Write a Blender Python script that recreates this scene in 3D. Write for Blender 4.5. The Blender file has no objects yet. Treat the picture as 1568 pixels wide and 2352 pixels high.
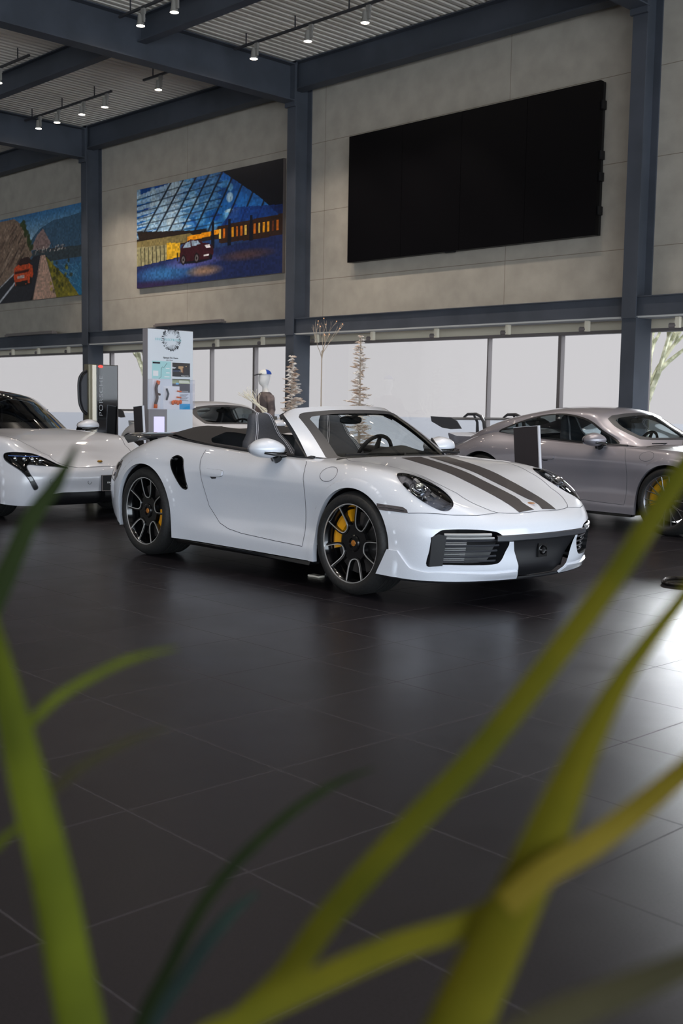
import bpy, bmesh, math, random
import numpy as np
from mathutils import Vector, Matrix
from mathutils.geometry import delaunay_2d_cdt

random.seed(4); rng = np.random.default_rng(4)
PI = math.pi
SC = bpy.context.scene
COL = SC.collection

# ------------------------------------------------------------------ camera
cam_d = bpy.data.cameras.new('camera'); cam = bpy.data.objects.new('camera', cam_d); COL.objects.link(cam)
rt = Vector((0.698313, 0.71559, 0.017023)); up = Vector((-0.07952, 0.053922, 0.995374)); fw = Vector((-0.711362, 0.696436, -0.094559))
mw = Matrix((rt, up, -fw)).transposed().to_4x4(); mw.translation = Vector((0, 0, 1.2435))
cam.matrix_world = mw
cam_d.sensor_fit = 'VERTICAL'; cam_d.sensor_height = 36.0; cam_d.sensor_width = 24.0
cam_d.lens = 2571.5 / 2352 * 36.0
cam_d.clip_start = 0.02; cam_d.clip_end = 400
cam_d.dof.use_dof = True; cam_d.dof.focus_distance = 8.6; cam_d.dof.aperture_fstop = 4.6
SC.camera = cam

# ------------------------------------------------------------------ view + world (bright sky from the glazed open side behind the camera)
SC.view_settings.view_transform = 'Standard'; SC.view_settings.look = 'None'
SC.view_settings.gamma = 1.0; SC.view_settings.use_curve_mapping = False
SC.view_settings.exposure = 0.80
WORLD_FAR = 0.46      # sky seen through the shop windows
WORLD_NEAR = 3.9     # sky on the side behind the camera
w = bpy.data.worlds.new('sky'); SC.world = w; w.use_nodes = True
nt = w.node_tree; nt.nodes.clear()
o_ = nt.nodes.new('ShaderNodeOutputWorld'); bg = nt.nodes.new('ShaderNodeBackground')
tc = nt.nodes.new('ShaderNodeTexCoord'); dp = nt.nodes.new('ShaderNodeVectorMath'); dp.operation = 'DOT_PRODUCT'
nv = Vector((0.94, -0.32, 0.15)).normalized(); dp.inputs[1].default_value = nv
rp = nt.nodes.new('ShaderNodeValToRGB')
rp.color_ramp.elements[0].position = 0.42; rp.color_ramp.elements[0].color = (0.80, 0.785, 0.81, 1)
rp.color_ramp.elements[1].position = 0.95; rp.color_ramp.elements[1].color = (0.80, 0.90, 1.0, 1)
mr = nt.nodes.new('ShaderNodeMapRange'); mr.inputs[1].default_value = -1; mr.inputs[2].default_value = 1
st = nt.nodes.new('ShaderNodeMapRange'); st.inputs[1].default_value = 0.38; st.inputs[2].default_value = 0.85
st.inputs[3].default_value = WORLD_FAR; st.inputs[4].default_value = WORLD_NEAR
nt.links.new(tc.outputs['Generated'], dp.inputs[0]); nt.links.new(dp.outputs['Value'], mr.inputs[0]); nt.links.new(dp.outputs['Value'], st.inputs[0])
nt.links.new(mr.outputs[0], rp.inputs[0]); nt.links.new(rp.outputs[0], bg.inputs[0]); nt.links.new(st.outputs[0], bg.inputs[1])
nt.links.new(bg.outputs[0], o_.inputs[0])
SUN_AZ, SUN_EL = -24.5, 11.5      # low hazy winter sun outside the shop windows
sun_d = bpy.data.lights.new('sun', 'SUN'); sun_d.energy = 0.8; sun_d.angle = 0.14; sun_d.color = (.92, .96, 1)
sun = bpy.data.objects.new('sun', sun_d); COL.objects.link(sun)
az, el = math.radians(SUN_AZ), math.radians(SUN_EL)
sun.rotation_euler = Vector((math.sin(az) * math.cos(el), math.cos(az) * math.cos(el), math.sin(el))).to_track_quat('Z', 'Y').to_euler()

# ------------------------------------------------------------------ materials
def lin(c):
    return tuple(((x / 12.92) if x <= 0.04045 else ((x + 0.055) / 1.055) ** 2.4) for x in c)
def rgb(r, g, b): return lin((r / 255, g / 255, b / 255)) + (1,)
def mat(name, col, rough=0.5, metal=0.0, coat=0.0, spec=0.5, emit=None, es=0.0, sheen=0.0):
    m = bpy.data.materials.new(name); m.use_nodes = True
    b = m.node_tree.nodes['Principled BSDF']
    b.inputs['Base Color'].default_value = col; b.inputs['Roughness'].default_value = rough
    b.inputs['Metallic'].default_value = metal; b.inputs['Coat Weight'].default_value = coat
    b.inputs['Coat Roughness'].default_value = 0.03; b.inputs['Specular IOR Level'].default_value = spec
    b.inputs['Sheen Weight'].default_value = sheen
    if emit: b.inputs['Emission Color'].default_value = emit; b.inputs['Emission Strength'].default_value = es
    return m
def noise_col(m, c1, c2, scale, detail=4, lo=0.4, hi=0.6, bump=0.0):
    t = m.node_tree; b = t.nodes['Principled BSDF']
    tc = t.nodes.new('ShaderNodeTexCoord'); n = t.nodes.new('ShaderNodeTexNoise'); r = t.nodes.new('ShaderNodeValToRGB')
    n.inputs['Scale'].default_value = scale; n.inputs['Detail'].default_value = detail
    r.color_ramp.elements[0].position = lo; r.color_ramp.elements[0].color = c1
    r.color_ramp.elements[1].position = hi; r.color_ramp.elements[1].color = c2
    t.links.new(tc.outputs['Object'], n.inputs['Vector']); t.links.new(n.outputs['Fac'], r.inputs['Fac'])
    t.links.new(r.outputs['Color'], b.inputs['Base Color'])
    if bump:
        bp = t.nodes.new('ShaderNodeBump'); bp.inputs['Strength'].default_value = bump; bp.inputs['Distance'].default_value = .004
        t.links.new(n.outputs['Fac'], bp.inputs['Height']); t.links.new(bp.outputs['Normal'], b.inputs['Normal'])
    return m
def glass_mat(name, tint, refl=1.0):
    m = bpy.data.materials.new(name); m.use_nodes = True; t = m.node_tree; t.nodes.clear()
    o = t.nodes.new('ShaderNodeOutputMaterial'); mx = t.nodes.new('ShaderNodeMixShader')
    tr = t.nodes.new('ShaderNodeBsdfTransparent'); gl = t.nodes.new('ShaderNodeBsdfGlossy'); fr = t.nodes.new('ShaderNodeFresnel')
    mu = t.nodes.new('ShaderNodeMath'); mu.operation = 'MULTIPLY'; mu.inputs[1].default_value = refl
    tr.inputs[0].default_value = tint; gl.inputs['Roughness'].default_value = 0.02; fr.inputs[0].default_value = 1.5
    t.links.new(fr.outputs[0], mu.inputs[0]); t.links.new(mu.outputs[0], mx.inputs[0]); t.links.new(tr.outputs[0], mx.inputs[1]); t.links.new(gl.outputs[0], mx.inputs[2])
    t.links.new(mx.outputs[0], o.inputs[0]); return m
M = {}
M['white_paint'] = mat('white_paint', rgb(232, 235, 241), .28, .0, 1.0)
noise_col(M['white_paint'], rgb(206, 209, 218), rgb(220, 223, 231), 900, 1)
M['chalk_paint'] = mat('chalk_paint', rgb(206, 207, 214), .3, 0, 1.0)
M['grey_paint'] = mat('grey_paint', rgb(150, 146, 154), .33, .35, 1.0)
M['black_gloss'] = mat('black_gloss', rgb(10, 10, 12), .08, 0, .6)
M['black_plastic'] = mat('black_plastic', rgb(24, 24, 27), .45)
M['dark_trim'] = mat('dark_trim', rgb(52, 53, 58), .4)
M['seam'] = mat('seam', rgb(74, 76, 84), .8)
M['rubber'] = noise_col(mat('rubber', rgb(26, 26, 27), .62), rgb(20, 20, 21), rgb(34, 34, 34), 60)
M['rim_black'] = mat('rim_black', rgb(14, 14, 16), .16, .3, .6)
M['machined'] = mat('machined', rgb(225, 224, 224), .3, .75)
M['rim_silver'] = mat('rim_silver', rgb(120, 120, 124), .25, .8)
M['disc'] = mat('disc', rgb(86, 84, 84), .4, .8)
M['yellow'] = mat('yellow', rgb(232, 160, 12), .35, 0, .5)
M['chrome'] = mat('chrome', rgb(215, 218, 222), .08, 1.0)
M['crest'] = mat('crest', rgb(205, 130, 50), .3, .5, .5)
M['stripe'] = mat('stripe', rgb(58, 54, 56), .45, 0, .5)
M['leather'] = noise_col(mat('leather', rgb(58, 60, 68), .6), rgb(52, 55, 64), rgb(72, 75, 84), 300, 2, bump=.1)
M['interior'] = mat('interior', rgb(44, 43, 47), .7)
M['canvas'] = noise_col(mat('canvas', rgb(40, 37, 41), .6), rgb(24, 23, 27), rgb(34, 32, 36), 500, 2)
M['stitch'] = mat('stitch', rgb(215, 215, 225), .6)
M['glass'] = glass_mat('car_glass', (.86, .90, .88, 1), .9)
M['glass_dark'] = glass_mat('tinted_glass', (.26, .30, .33, 1), 1.0)
M['glass_mid'] = glass_mat('light_tinted_glass', (.80, .87, .87, 1), .8)
M['glass_win'] = glass_mat('window_glass', (.98, .98, .98, 1), .10)
M['lens'] = glass_mat('lens', (.93, .94, .96, 1), 1.0)
M['lamp_dark'] = mat('lamp_dark', rgb(118, 122, 134), .25, .3, .8)
M['blue_refl'] = mat('blue_reflector', rgb(120, 150, 220), .1, .6)
M['gold_badge'] = mat('gold_badge', rgb(150, 112, 40), .3, .7)
M['smoke'] = mat('smoke', rgb(90, 84, 86), .12, .2, 1.0)
M['wing_black'] = mat('wing_black', rgb(50, 51, 56), .18, .1, 1.0)
M['wing_grey'] = mat('wing_grey', rgb(66, 66, 70), .4)
M['steel'] = noise_col(mat('steel_paint', rgb(69, 73, 81), .55, spec=.3), rgb(65, 69, 77), rgb(73, 77, 86), 1.5)
M['steel_lip'] = mat('steel_lip', rgb(170, 172, 172), .5)
M['beige'] = mat('beige', rgb(232, 222, 200), .7)
M['lamp_body'] = mat('lamp_body', rgb(140, 136, 130), .4)
M['lamp_glow'] = mat('lamp_glow', rgb(255, 240, 220), .4, emit=(1, .86, .72, 1), es=45)
M['track'] = mat('track', rgb(52, 52, 56), .5)
M['screen_black'] = mat('screen_black', rgb(7, 6, 9), .4, spec=.12)
M['screen_edge'] = mat('screen_edge', rgb(18, 18, 20), .6)
M['frame_alu'] = mat('frame_alu', rgb(130, 122, 120), .5, .3)
M['board_white'] = mat('board_white', rgb(226, 230, 236), .5)
M['board_grey'] = mat('board_grey', rgb(150, 145, 148), .5)
M['ink'] = mat('ink', rgb(40, 42, 50), .6)
M['teal'] = mat('teal', rgb(110, 195, 200), .6)
M['pale_teal'] = mat('pale_teal', rgb(178, 222, 224), .6)
M['blue_print'] = mat('blue_print', rgb(40, 160, 215), .6)
M['white_print'] = mat('white_print', rgb(240, 240, 242), .6)
M['orange_part'] = mat('orange_part', rgb(214, 92, 20), .5)
M['brown_part'] = mat('brown_part', rgb(70, 48, 40), .6)
M['lilac'] = mat('lilac', rgb(205, 200, 240), .4, emit=(.75, .7, 1, 1), es=.35)
M['acrylic'] = glass_mat('acrylic', (.96, .96, .98, 1), .15)
M['sign_black'] = mat('sign_black', rgb(42, 36, 38), .5)
M['sign_edge'] = mat('sign_edge', rgb(220, 220, 226), .3, .5)
M['olive_metal'] = mat('olive_metal', rgb(120, 114, 96), .35, .6)
M['cream'] = mat('cream', rgb(240, 232, 215), .4)
M['letter'] = mat('letter', rgb(196, 196, 200), .3, .4)
M['red_light'] = mat('red_light', rgb(225, 50, 45), .3, emit=(1, .1, .08, 1), es=.6)
M['snow'] = mat('snow', rgb(132, 132, 137), .9)
M['flock'] = noise_col(mat('flock', rgb(225, 215, 205), .9), rgb(190, 165, 145), rgb(240, 236, 232), 9, 4)
M['twig'] = mat('twig', rgb(176, 160, 142), .8)
M['white_branch'] = mat('white_branch', rgb(250, 244, 225), .6)
M['glare_bark'] = noise_col(mat('glare_bark', rgb(200, 195, 160), .9), rgb(150, 150, 120), rgb(225, 220, 190), 6)  # outdoor overexposure put into the colour as paler bark tones
M['bulb'] = mat('bulb', rgb(255, 180, 120), .4, emit=(1, .5, .25, 1), es=.6)
M['mannequin'] = mat('mannequin', rgb(240, 238, 236), .5)
M['jacket'] = noise_col(mat('jacket', rgb(104, 92, 90), .8), rgb(84, 76, 78), rgb(140, 124, 120), 5)
M['puffer'] = noise_col(mat('puffer', rgb(92, 88, 84), .7), rgb(80, 76, 74), rgb(104, 98, 92), 7)
M['cap_blue'] = mat('cap_blue', rgb(30, 70, 165), .7)
M['cap_white'] = mat('cap_white', rgb(236, 236, 230), .7)
M['cap_black'] = mat('cap_black', rgb(40, 40, 46), .7)
M['pot'] = mat('pot', rgb(60, 58, 56), .6)
def leaf_mat(name, a, b):
    m = mat(name, a, .45, spec=.35); noise_col(m, a, b, 14, 3, .35, .65)
    p = m.node_tree.nodes['Principled BSDF']; p.inputs['Specular IOR Level'].default_value = .08; p.inputs['Roughness'].default_value = .8
    return m
M['leaf_bright'] = leaf_mat('leaf_bright', rgb(52, 58, 10), rgb(70, 76, 14))
M['leaf_yellow'] = leaf_mat('leaf_yellow', rgb(60, 61, 6), rgb(75, 70, 8))
M['leaf_dark'] = leaf_mat('leaf_dark', rgb(20, 28, 10), rgb(28, 36, 13))
M['leaf_blue'] = leaf_mat('leaf_blue', rgb(24, 33, 31), rgb(30, 40, 35))
M['leaf_brown'] = leaf_mat('leaf_brown', rgb(76, 66, 10), rgb(90, 78, 22))
M['leaf_umber'] = leaf_mat('leaf_umber', rgb(38, 36, 22), rgb(48, 44, 28))  # dark brown-green of the dullest leaves and the stems

# ------------------------------------------------------------------ mesh helpers
def mk(name, V, F, m, parent=None, smooth=True, sharp=None, normals=None, fm=None):
    me = bpy.data.meshes.new(name); me.from_pydata([tuple(map(float, v)) for v in V], [], [tuple(int(i) for i in f) for f in F])
    ms = m if isinstance(m, (list, tuple)) else [m]
    for x in ms: me.materials.append(x)
    if fm is not None: me.polygons.foreach_set('material_index', list(fm))
    me.polygons.foreach_set('use_smooth', [smooth] * len(me.polygons))
    if sharp and smooth: me.set_sharp_from_angle(angle=math.radians(sharp))
    me.update()
    if normals is not None: me.normals_split_custom_set_from_vertices([tuple(map(float, n)) for n in normals])
    o = bpy.data.objects.new(name, me); COL.objects.link(o)
    if parent: o.parent = parent
    return o
def tag(o, label=None, cat=None, group=None, kind=None):
    if label: o['label'] = label
    if cat: o['category'] = cat
    if group: o['group'] = group
    if kind: o['kind'] = kind
    return o
def thing(name, label, cat, loc=(0, 0, 0), rz=0.0, group=None):
    o = bpy.data.objects.new(name, None); COL.objects.link(o); o.location = loc; o.rotation_euler = (0, 0, rz)
    o.empty_display_size = .1
    return tag(o, label, cat, group)
def copy_tree(o, parent=None):
    c = o.copy(); COL.objects.link(c)
    if parent: c.parent = parent
    for ch in list(o.children): copy_tree(ch, c)
    return c
class MB:
    """collects simple solids into one mesh"""
    def __init__(s): s.V = []; s.F = []; s.m = []
    def add(s, V, F, mi=0):
        n = len(s.V); s.V += [tuple(v) for v in V]; s.F += [tuple(i + n for i in f) for f in F]; s.m += [mi] * len(F); return s
    def box(s, a, b, mi=0):
        (x0, y0, z0), (x1, y1, z1) = a, b
        V = [(x0, y0, z0), (x1, y0, z0), (x1, y1, z0), (x0, y1, z0), (x0, y0, z1), (x1, y0, z1), (x1, y1, z1), (x0, y1, z1)]
        return s.add(V, [(0, 3, 2, 1), (4, 5, 6, 7), (0, 1, 5, 4), (1, 2, 6, 5), (2, 3, 7, 6), (3, 0, 4, 7)], mi)
    def hexa(s, P, mi=0):
        return s.add(P, [(0, 3, 2, 1), (4, 5, 6, 7), (0, 1, 5, 4), (1, 2, 6, 5), (2, 3, 7, 6), (3, 0, 4, 7)], mi)
    def prism(s, poly, y0, y1, axis='y', mi=0):
        n = len(poly)
        f = {'y': lambda p, t: (p[0], t, p[1]), 'x': lambda p, t: (t, p[0], p[1]), 'z': lambda p, t: (p[0], p[1], t)}[axis]
        V = [f(p, y0) for p in poly] + [f(p, y1) for p in poly]
        F = [tuple(range(n))[::-1], tuple(range(n, 2 * n))] + [(i, (i + 1) % n, n + (i + 1) % n, n + i) for i in range(n)]
        return s.add(V, F, mi)
    def tube(s, pts, r, n=8, mi=0, cap=True):
        pts = [Vector(p) for p in pts]; rs = r if isinstance(r, (list, tuple)) else [r] * len(pts)
        V = []; prev = None
        for i, p in enumerate(pts):
            t = (pts[min(i + 1, len(pts) - 1)] - pts[max(i - 1, 0)]).normalized()
            if prev is None:
                a = t.cross(Vector((0, 0, 1)));  a = a if a.length > .1 else t.cross(Vector((1, 0, 0)))
            else: a = prev - t * prev.dot(t)
            a.normalize(); prev = a; b = t.cross(a)
            V += [tuple(p + (a * math.cos(2 * PI * k / n) + b * math.sin(2 * PI * k / n)) * rs[i]) for k in range(n)]
        F = []
        for i in range(len(pts) - 1):
            for k in range(n): F.append((i * n + k, i * n + (k + 1) % n, (i + 1) * n + (k + 1) % n, (i + 1) * n + k))
        if cap: F += [tuple(range(n))[::-1], tuple(range((len(pts) - 1) * n, len(pts) * n))]
        return s.add(V, F, mi)
    def lathe(s, prof, n=48, axis='y', c=(0, 0, 0), mi=0, a0=0, a1=2 * PI):
        full = abs(a1 - a0 - 2 * PI) < 1e-6; N = n if full else n + 1; V = []
        for k in range(N):
            a = a0 + (a1 - a0) * k / n; ca, sa = math.cos(a), math.sin(a)
            for (r, h) in prof:
                if axis == 'y': V.append((c[0] + r * ca, c[1] + h, c[2] + r * sa))
                elif axis == 'z': V.append((c[0] + r * ca, c[1] + r * sa, c[2] + h))
                else: V.append((c[0] + h, c[1] + r * ca, c[2] + r * sa))
        m = len(prof); F = []
        for k in range(n):
            k2 = (k + 1) % N
            for j in range(m - 1): F.append((k * m + j, k * m + j + 1, k2 * m + j + 1, k2 * m + j))
        return s.add(V, F, mi)
    def ell(s, c, r, nu=24, nv=14, mi=0, f=None):
        V = []
        for j in range(nv + 1):
            ph = -PI / 2 + PI * j / nv
            for i in range(nu):
                th = 2 * PI * i / nu; p = Vector((math.cos(ph) * math.cos(th), math.cos(ph) * math.sin(th), math.sin(ph)))
                if f: p = f(p)
                V.append((c[0] + p.x * r[0], c[1] + p.y * r[1], c[2] + p.z * r[2]))
        F = [(j * nu + i, j * nu + (i + 1) % nu, (j + 1) * nu + (i + 1) % nu, (j + 1) * nu + i) for j in range(nv) for i in range(nu)]
        return s.add(V, F, mi)
    def build(s, name, m, parent=None, smooth=False, sharp=35, label=None):
        o = mk(name, s.V, s.F, m, parent, smooth, sharp, fm=s.m)
        bm = bmesh.new(); bm.from_mesh(o.data); bmesh.ops.remove_doubles(bm, verts=bm.verts, dist=1e-5)
        bmesh.ops.recalc_face_normals(bm, faces=bm.faces); bm.to_mesh(o.data); bm.free()
        if smooth and sharp: o.data.set_sharp_from_angle(angle=math.radians(sharp))
        if label: o['label'] = label
        return o
def bevel(o, wd=.01, seg=2):
    bm = bmesh.new(); bm.from_mesh(o.data)
    bmesh.ops.bevel(bm, geom=[e for e in bm.edges if e.is_manifold and e.calc_face_angle(0) > .6], offset=wd, segments=seg, affect='EDGES', profile=.6)
    bm.to_mesh(o.data); bm.free(); return o
def text(body, name, size, loc, rot, m, parent, extrude=.001, sx=1.0, align='LEFT', label=None, spacing=1.0, thin=0.0):
    c = bpy.data.curves.new(name, 'FONT'); c.body = body; c.size = size; c.extrude = extrude; c.align_x = align; c.space_character = spacing; c.offset = -thin
    t = bpy.data.objects.new(name, c); COL.objects.link(t)
    dg = bpy.context.evaluated_depsgraph_get(); me = bpy.data.meshes.new_from_object(t.evaluated_get(dg))
    bpy.data.objects.remove(t); bpy.data.curves.remove(c)
    me.transform(Matrix.Diagonal((sx, 1, 1, 1))); me.materials.clear(); me.materials.append(m)
    o = bpy.data.objects.new(name, me); COL.objects.link(o); o.parent = parent
    o.matrix_local = Matrix.Translation(loc) @ rot.to_4x4()
    if label: o['label'] = label
    return o

# ------------------------------------------------------------------ surfaces cut into panels
def crw(t): return np.array([-.5 * t + t * t - .5 * t ** 3, 1 - 2.5 * t * t + 1.5 * t ** 3, .5 * t + 2 * t * t - 1.5 * t ** 3, -.5 * t * t + .5 * t ** 3])
class Surf:
    def __init__(s, C, mir_u=True):
        A = np.array(C, float); s.nu, s.nv = A.shape[:2]; fl = np.array([1, -1, 1])
        a, b = (A[1] * fl, A[-2] * fl) if mir_u else (2 * A[0] - A[1], 2 * A[-1] - A[-2])
        A = np.concatenate([a[None], A, b[None]], 0)
        a = 2 * A[:, 0] - A[:, 1]; b = A[:, -2] * fl
        s.A = np.concatenate([a[:, None], A, b[:, None]], 1)
    def ev(s, u, v):
        u = np.clip(np.asarray(u, float), 0, s.nu - 1); v = np.clip(np.asarray(v, float), 0, s.nv - 1)
        i = np.minimum(u.astype(int), s.nu - 2); j = np.minimum(v.astype(int), s.nv - 2)
        wu = crw(u - i); wv = crw(v - j); out = 0
        for a in range(4):
            for b in range(4): out = out + (wu[a] * wv[b])[..., None] * s.A[i + a, j + b]
        return out
def pip(P, poly):
    x, y = P[:, 0], P[:, 1]; ins = np.zeros(len(P), bool); n = len(poly); poly = np.asarray(poly, float)
    for i in range(n):
        x0, y0 = poly[i]; x1, y1 = poly[(i + 1) % n]
        if y0 == y1: continue
        c = ((y0 > y) != (y1 > y)); xi = (x1 - x0) * (y - y0) / (y1 - y0) + x0; ins ^= c & (x < xi)
    return ins
def dens(poly, step, sc, closed=True):
    out = []; n = len(poly)
    for i in range(n if closed else n - 1):
        a = np.array(poly[i], float); b = np.array(poly[(i + 1) % n], float)
        k = max(1, int(np.linalg.norm((b - a) * sc) / step))
        for j in range(k): out.append(a + (b - a) * j / k)
    if not closed: out.append(np.array(poly[-1], float))
    return np.array(out)
def smoothpoly(P, n=8):
    P = np.array(P, float); N = len(P); out = []
    for i in range(N):
        p = [P[(i + k) % N] for k in (-1, 0, 1, 2)]
        for j in range(n):
            wq = crw(j / n); out.append(sum(wq[k] * p[k] for k in range(4)))
    return np.array(out)
class Skin:
    """half surface P(u,v) (y>=0 half), cut into named regions"""
    def __init__(s, P, ulim, vlim, sc, sgn=1):
        s.sgn = sgn; s.P = P; s.ul = ulim; s.vl = vlim; s.sc = np.array(sc)
        U, V = np.meshgrid(np.linspace(*ulim, 240), np.linspace(*vlim, 130), indexing='ij')
        s.gu, s.gv = U.ravel(), V.ravel(); s.g = P(s.gu, s.gv)
    def N(s, u, v):
        e = 2e-3; u0, u1 = np.clip(u - e, *s.ul), np.clip(u + e, *s.ul); v0, v1 = np.clip(v - e, *s.vl), np.clip(v + e, *s.vl)
        du = s.P(u1, v) - s.P(u0, v); dv = s.P(u, v1) - s.P(u, v0); n = np.cross(du, dv) * s.sgn
        return n / np.maximum(np.linalg.norm(n, axis=1), 1e-9)[:, None]
    def inv(s, pts, axes, mask=None):
        out = []; g = s.g[:, axes]; ok = np.ones(len(g), bool) if mask is None else mask(s.gu, s.gv)
        idx = np.where(ok)[0]
        for p in pts:
            p = np.array(p, float); k = idx[((g[idx] - p) ** 2).sum(1).argmin()]; u, v = s.gu[k], s.gv[k]
            for _ in range(6):
                e = 1e-3; q = s.P(np.array([u, u + e, u]), np.array([v, v, v + e]))[:, axes]
                J = np.stack([(q[1] - q[0]) / e, (q[2] - q[0]) / e], 1); r = p - q[0]
                try: d = np.linalg.solve(J.T @ J + 1e-7 * np.eye(2), J.T @ r)
                except Exception: break
                d = np.clip(d, -.3, .3); u = float(np.clip(u + d[0], *s.ul)); v = float(np.clip(v + d[1], *s.vl))
            out.append((u, v))
        return np.array(out)
    def cut(s, regions, du, dv, step=.022):
        """regions: ordered dict name->poly(uv). returns name->(uv verts, tris); leftover = 'rest'"""
        us = np.linspace(*s.ul, int((s.ul[1] - s.ul[0]) / du) + 1); vs = np.linspace(*s.vl, int((s.vl[1] - s.vl[0]) / dv) + 1)
        U, V = np.meshgrid(us, vs, indexing='ij'); G = np.stack([U.ravel(), V.ravel()], 1)
        polys = {k: dens(p, step, s.sc) for k, p in regions.items()}
        allp = np.concatenate(list(polys.values())); keep = np.ones(len(G), bool); Gs = G * s.sc; As = allp * s.sc
        for i in range(0, len(As), 50):
            d = ((Gs[:, None] - As[None, i:i + 50]) ** 2).sum(2).min(1); keep &= d > (step * .42) ** 2
        bnd = (G[:, 0] <= s.ul[0] + 1e-9) | (G[:, 0] >= s.ul[1] - 1e-9) | (G[:, 1] <= s.vl[0] + 1e-9) | (G[:, 1] >= s.vl[1] - 1e-9)
        G = G[keep | bnd]; pts = [Vector(p * s.sc) for p in G]; edges = []
        for p in polys.values():
            n0 = len(pts); pts += [Vector(q * s.sc) for q in p]; edges += [(n0 + i, n0 + (i + 1) % len(p)) for i in range(len(p))]
        r = delaunay_2d_cdt(pts, edges, [], 0, 1e-5)
        uv = np.array([tuple(v) for v in r[0]]) / s.sc; T = np.array([f for f in r[2] if len(f) == 3]); c = uv[T].mean(1)
        A = uv[T]; ar = np.abs((A[:, 1, 0] - A[:, 0, 0]) * (A[:, 2, 1] - A[:, 0, 1]) - (A[:, 2, 0] - A[:, 0, 0]) * (A[:, 1, 1] - A[:, 0, 1]))
        ok = (ar > 1e-7) & (c[:, 1] > s.vl[0] - 1e-6) & (c[:, 1] < s.vl[1] + 1e-6) & (c[:, 0] > s.ul[0] - 1e-6) & (c[:, 0] < s.ul[1] + 1e-6)
        left = ok.copy(); out = {}
        for k, p in polys.items():
            m_ = left & pip(c, p); out[k] = (uv, T[m_]); left &= ~m_
        out['rest'] = (uv, T[left]); s.polys = polys; return out
    def geo(s, uvT, off=0.0, disp=None):
        uv, T = uvT; used, invx = np.unique(T, return_inverse=True); uv = uv[used]; T = invx.reshape(T.shape)
        V = s.P(uv[:, 0], uv[:, 1]); N = s.N(uv[:, 0], uv[:, 1])
        if disp is not None: V = V + disp(V, N, uv)
        if off: V = V + N * off
        fn = np.cross(V[T[:, 1]] - V[T[:, 0]], V[T[:, 2]] - V[T[:, 0]]); flip = (fn * N[T[:, 0]]).sum(1) < 0
        T = T.copy(); T[flip] = T[flip][:, ::-1]; return V, N, T
    def side(s, geo, sgn):
        V, N, T = geo
        if sgn > 0: return V, N, T
        f = np.array([1, -1, 1]); return V * f, N * f, T[:, ::-1]
    def obj(s, name, uvT, m, parent, sides=(1, -1), off=0.0, disp=None, label=None, keepn=True):
        g = s.geo(uvT, off, disp); Vs, Ns, Ts, n = [], [], [], 0
        for sg in sides:
            V, N, T = s.side(g, sg); Vs.append(V); Ns.append(N); Ts.append(T + n); n += len(V)
        o = mk(name, np.concatenate(Vs), np.concatenate(Ts), m, parent, True, normals=np.concatenate(Ns) if keepn else None)
        if label: o['label'] = label
        return o
    def line3(s, uv, off=0.0):
        uv = np.asarray(uv, float); P = s.P(uv[:, 0], uv[:, 1]); N = s.N(uv[:, 0], uv[:, 1]); return P + N * off, N
    def skirt(s, name, poly, offf, m, parent, sides=(1, -1), back=None, closed=True, steps=1, off0=0.0):
        """wall from the edge of a hole inwards; offf(P,N)->vector; back: material => close with a fan"""
        uv = dens(poly, .022, s.sc, closed); P, N = s.line3(uv, off0); D = offf(P, N); n = len(uv)
        for sg in sides:
            mb = MB(); f = np.array([1, sg, 1]); V = []
            for k in range(steps + 1): V += [tuple(x) for x in (P + D * k / steps) * f]
            F = []
            for k in range(steps):
                for i in range(n if closed else n - 1):
                    j = (i + 1) % n; F.append((k * n + i, k * n + j, (k + 1) * n + j, (k + 1) * n + i))
            if back:
                V.append(tuple(((P + D).mean(0)) * f)); F += [(steps * n + i, steps * n + (i + 1) % n, (steps + 1) * n) for i in range(n)]
            mb.add(V, F); o = mb.build(name, m, parent, smooth=True, sharp=40)
        return o
    def ribbon(s, name, uv, wdt, m, parent, sides=(1, -1), off=.0012, closed=False, label=None, cs=(1.0, 1.0)):
        uv = dens(uv, .015, s.sc, closed); P, N = s.line3(uv, off); n = len(uv)
        T = (np.roll(P, -1, 0) - np.roll(P, 1, 0)) if closed else np.gradient(P, axis=0)
        B = np.cross(N, T); B /= np.maximum(np.linalg.norm(B, axis=1), 1e-9)[:, None]
        for sg in sides:
            mb = MB(); f = np.array([1, sg, 1]); a = (P + B * wdt / 2) * f; b = (P - B * wdt / 2) * f
            V = [tuple(x) for x in a] + [tuple(x) for x in b]
            F = [(i, (i + 1) % n, n + (i + 1) % n, n + i) for i in range(n if closed else n - 1)]
            mb.add(V, F); o = mb.build(name, m, parent, smooth=True, label=label)
        return o
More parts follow.
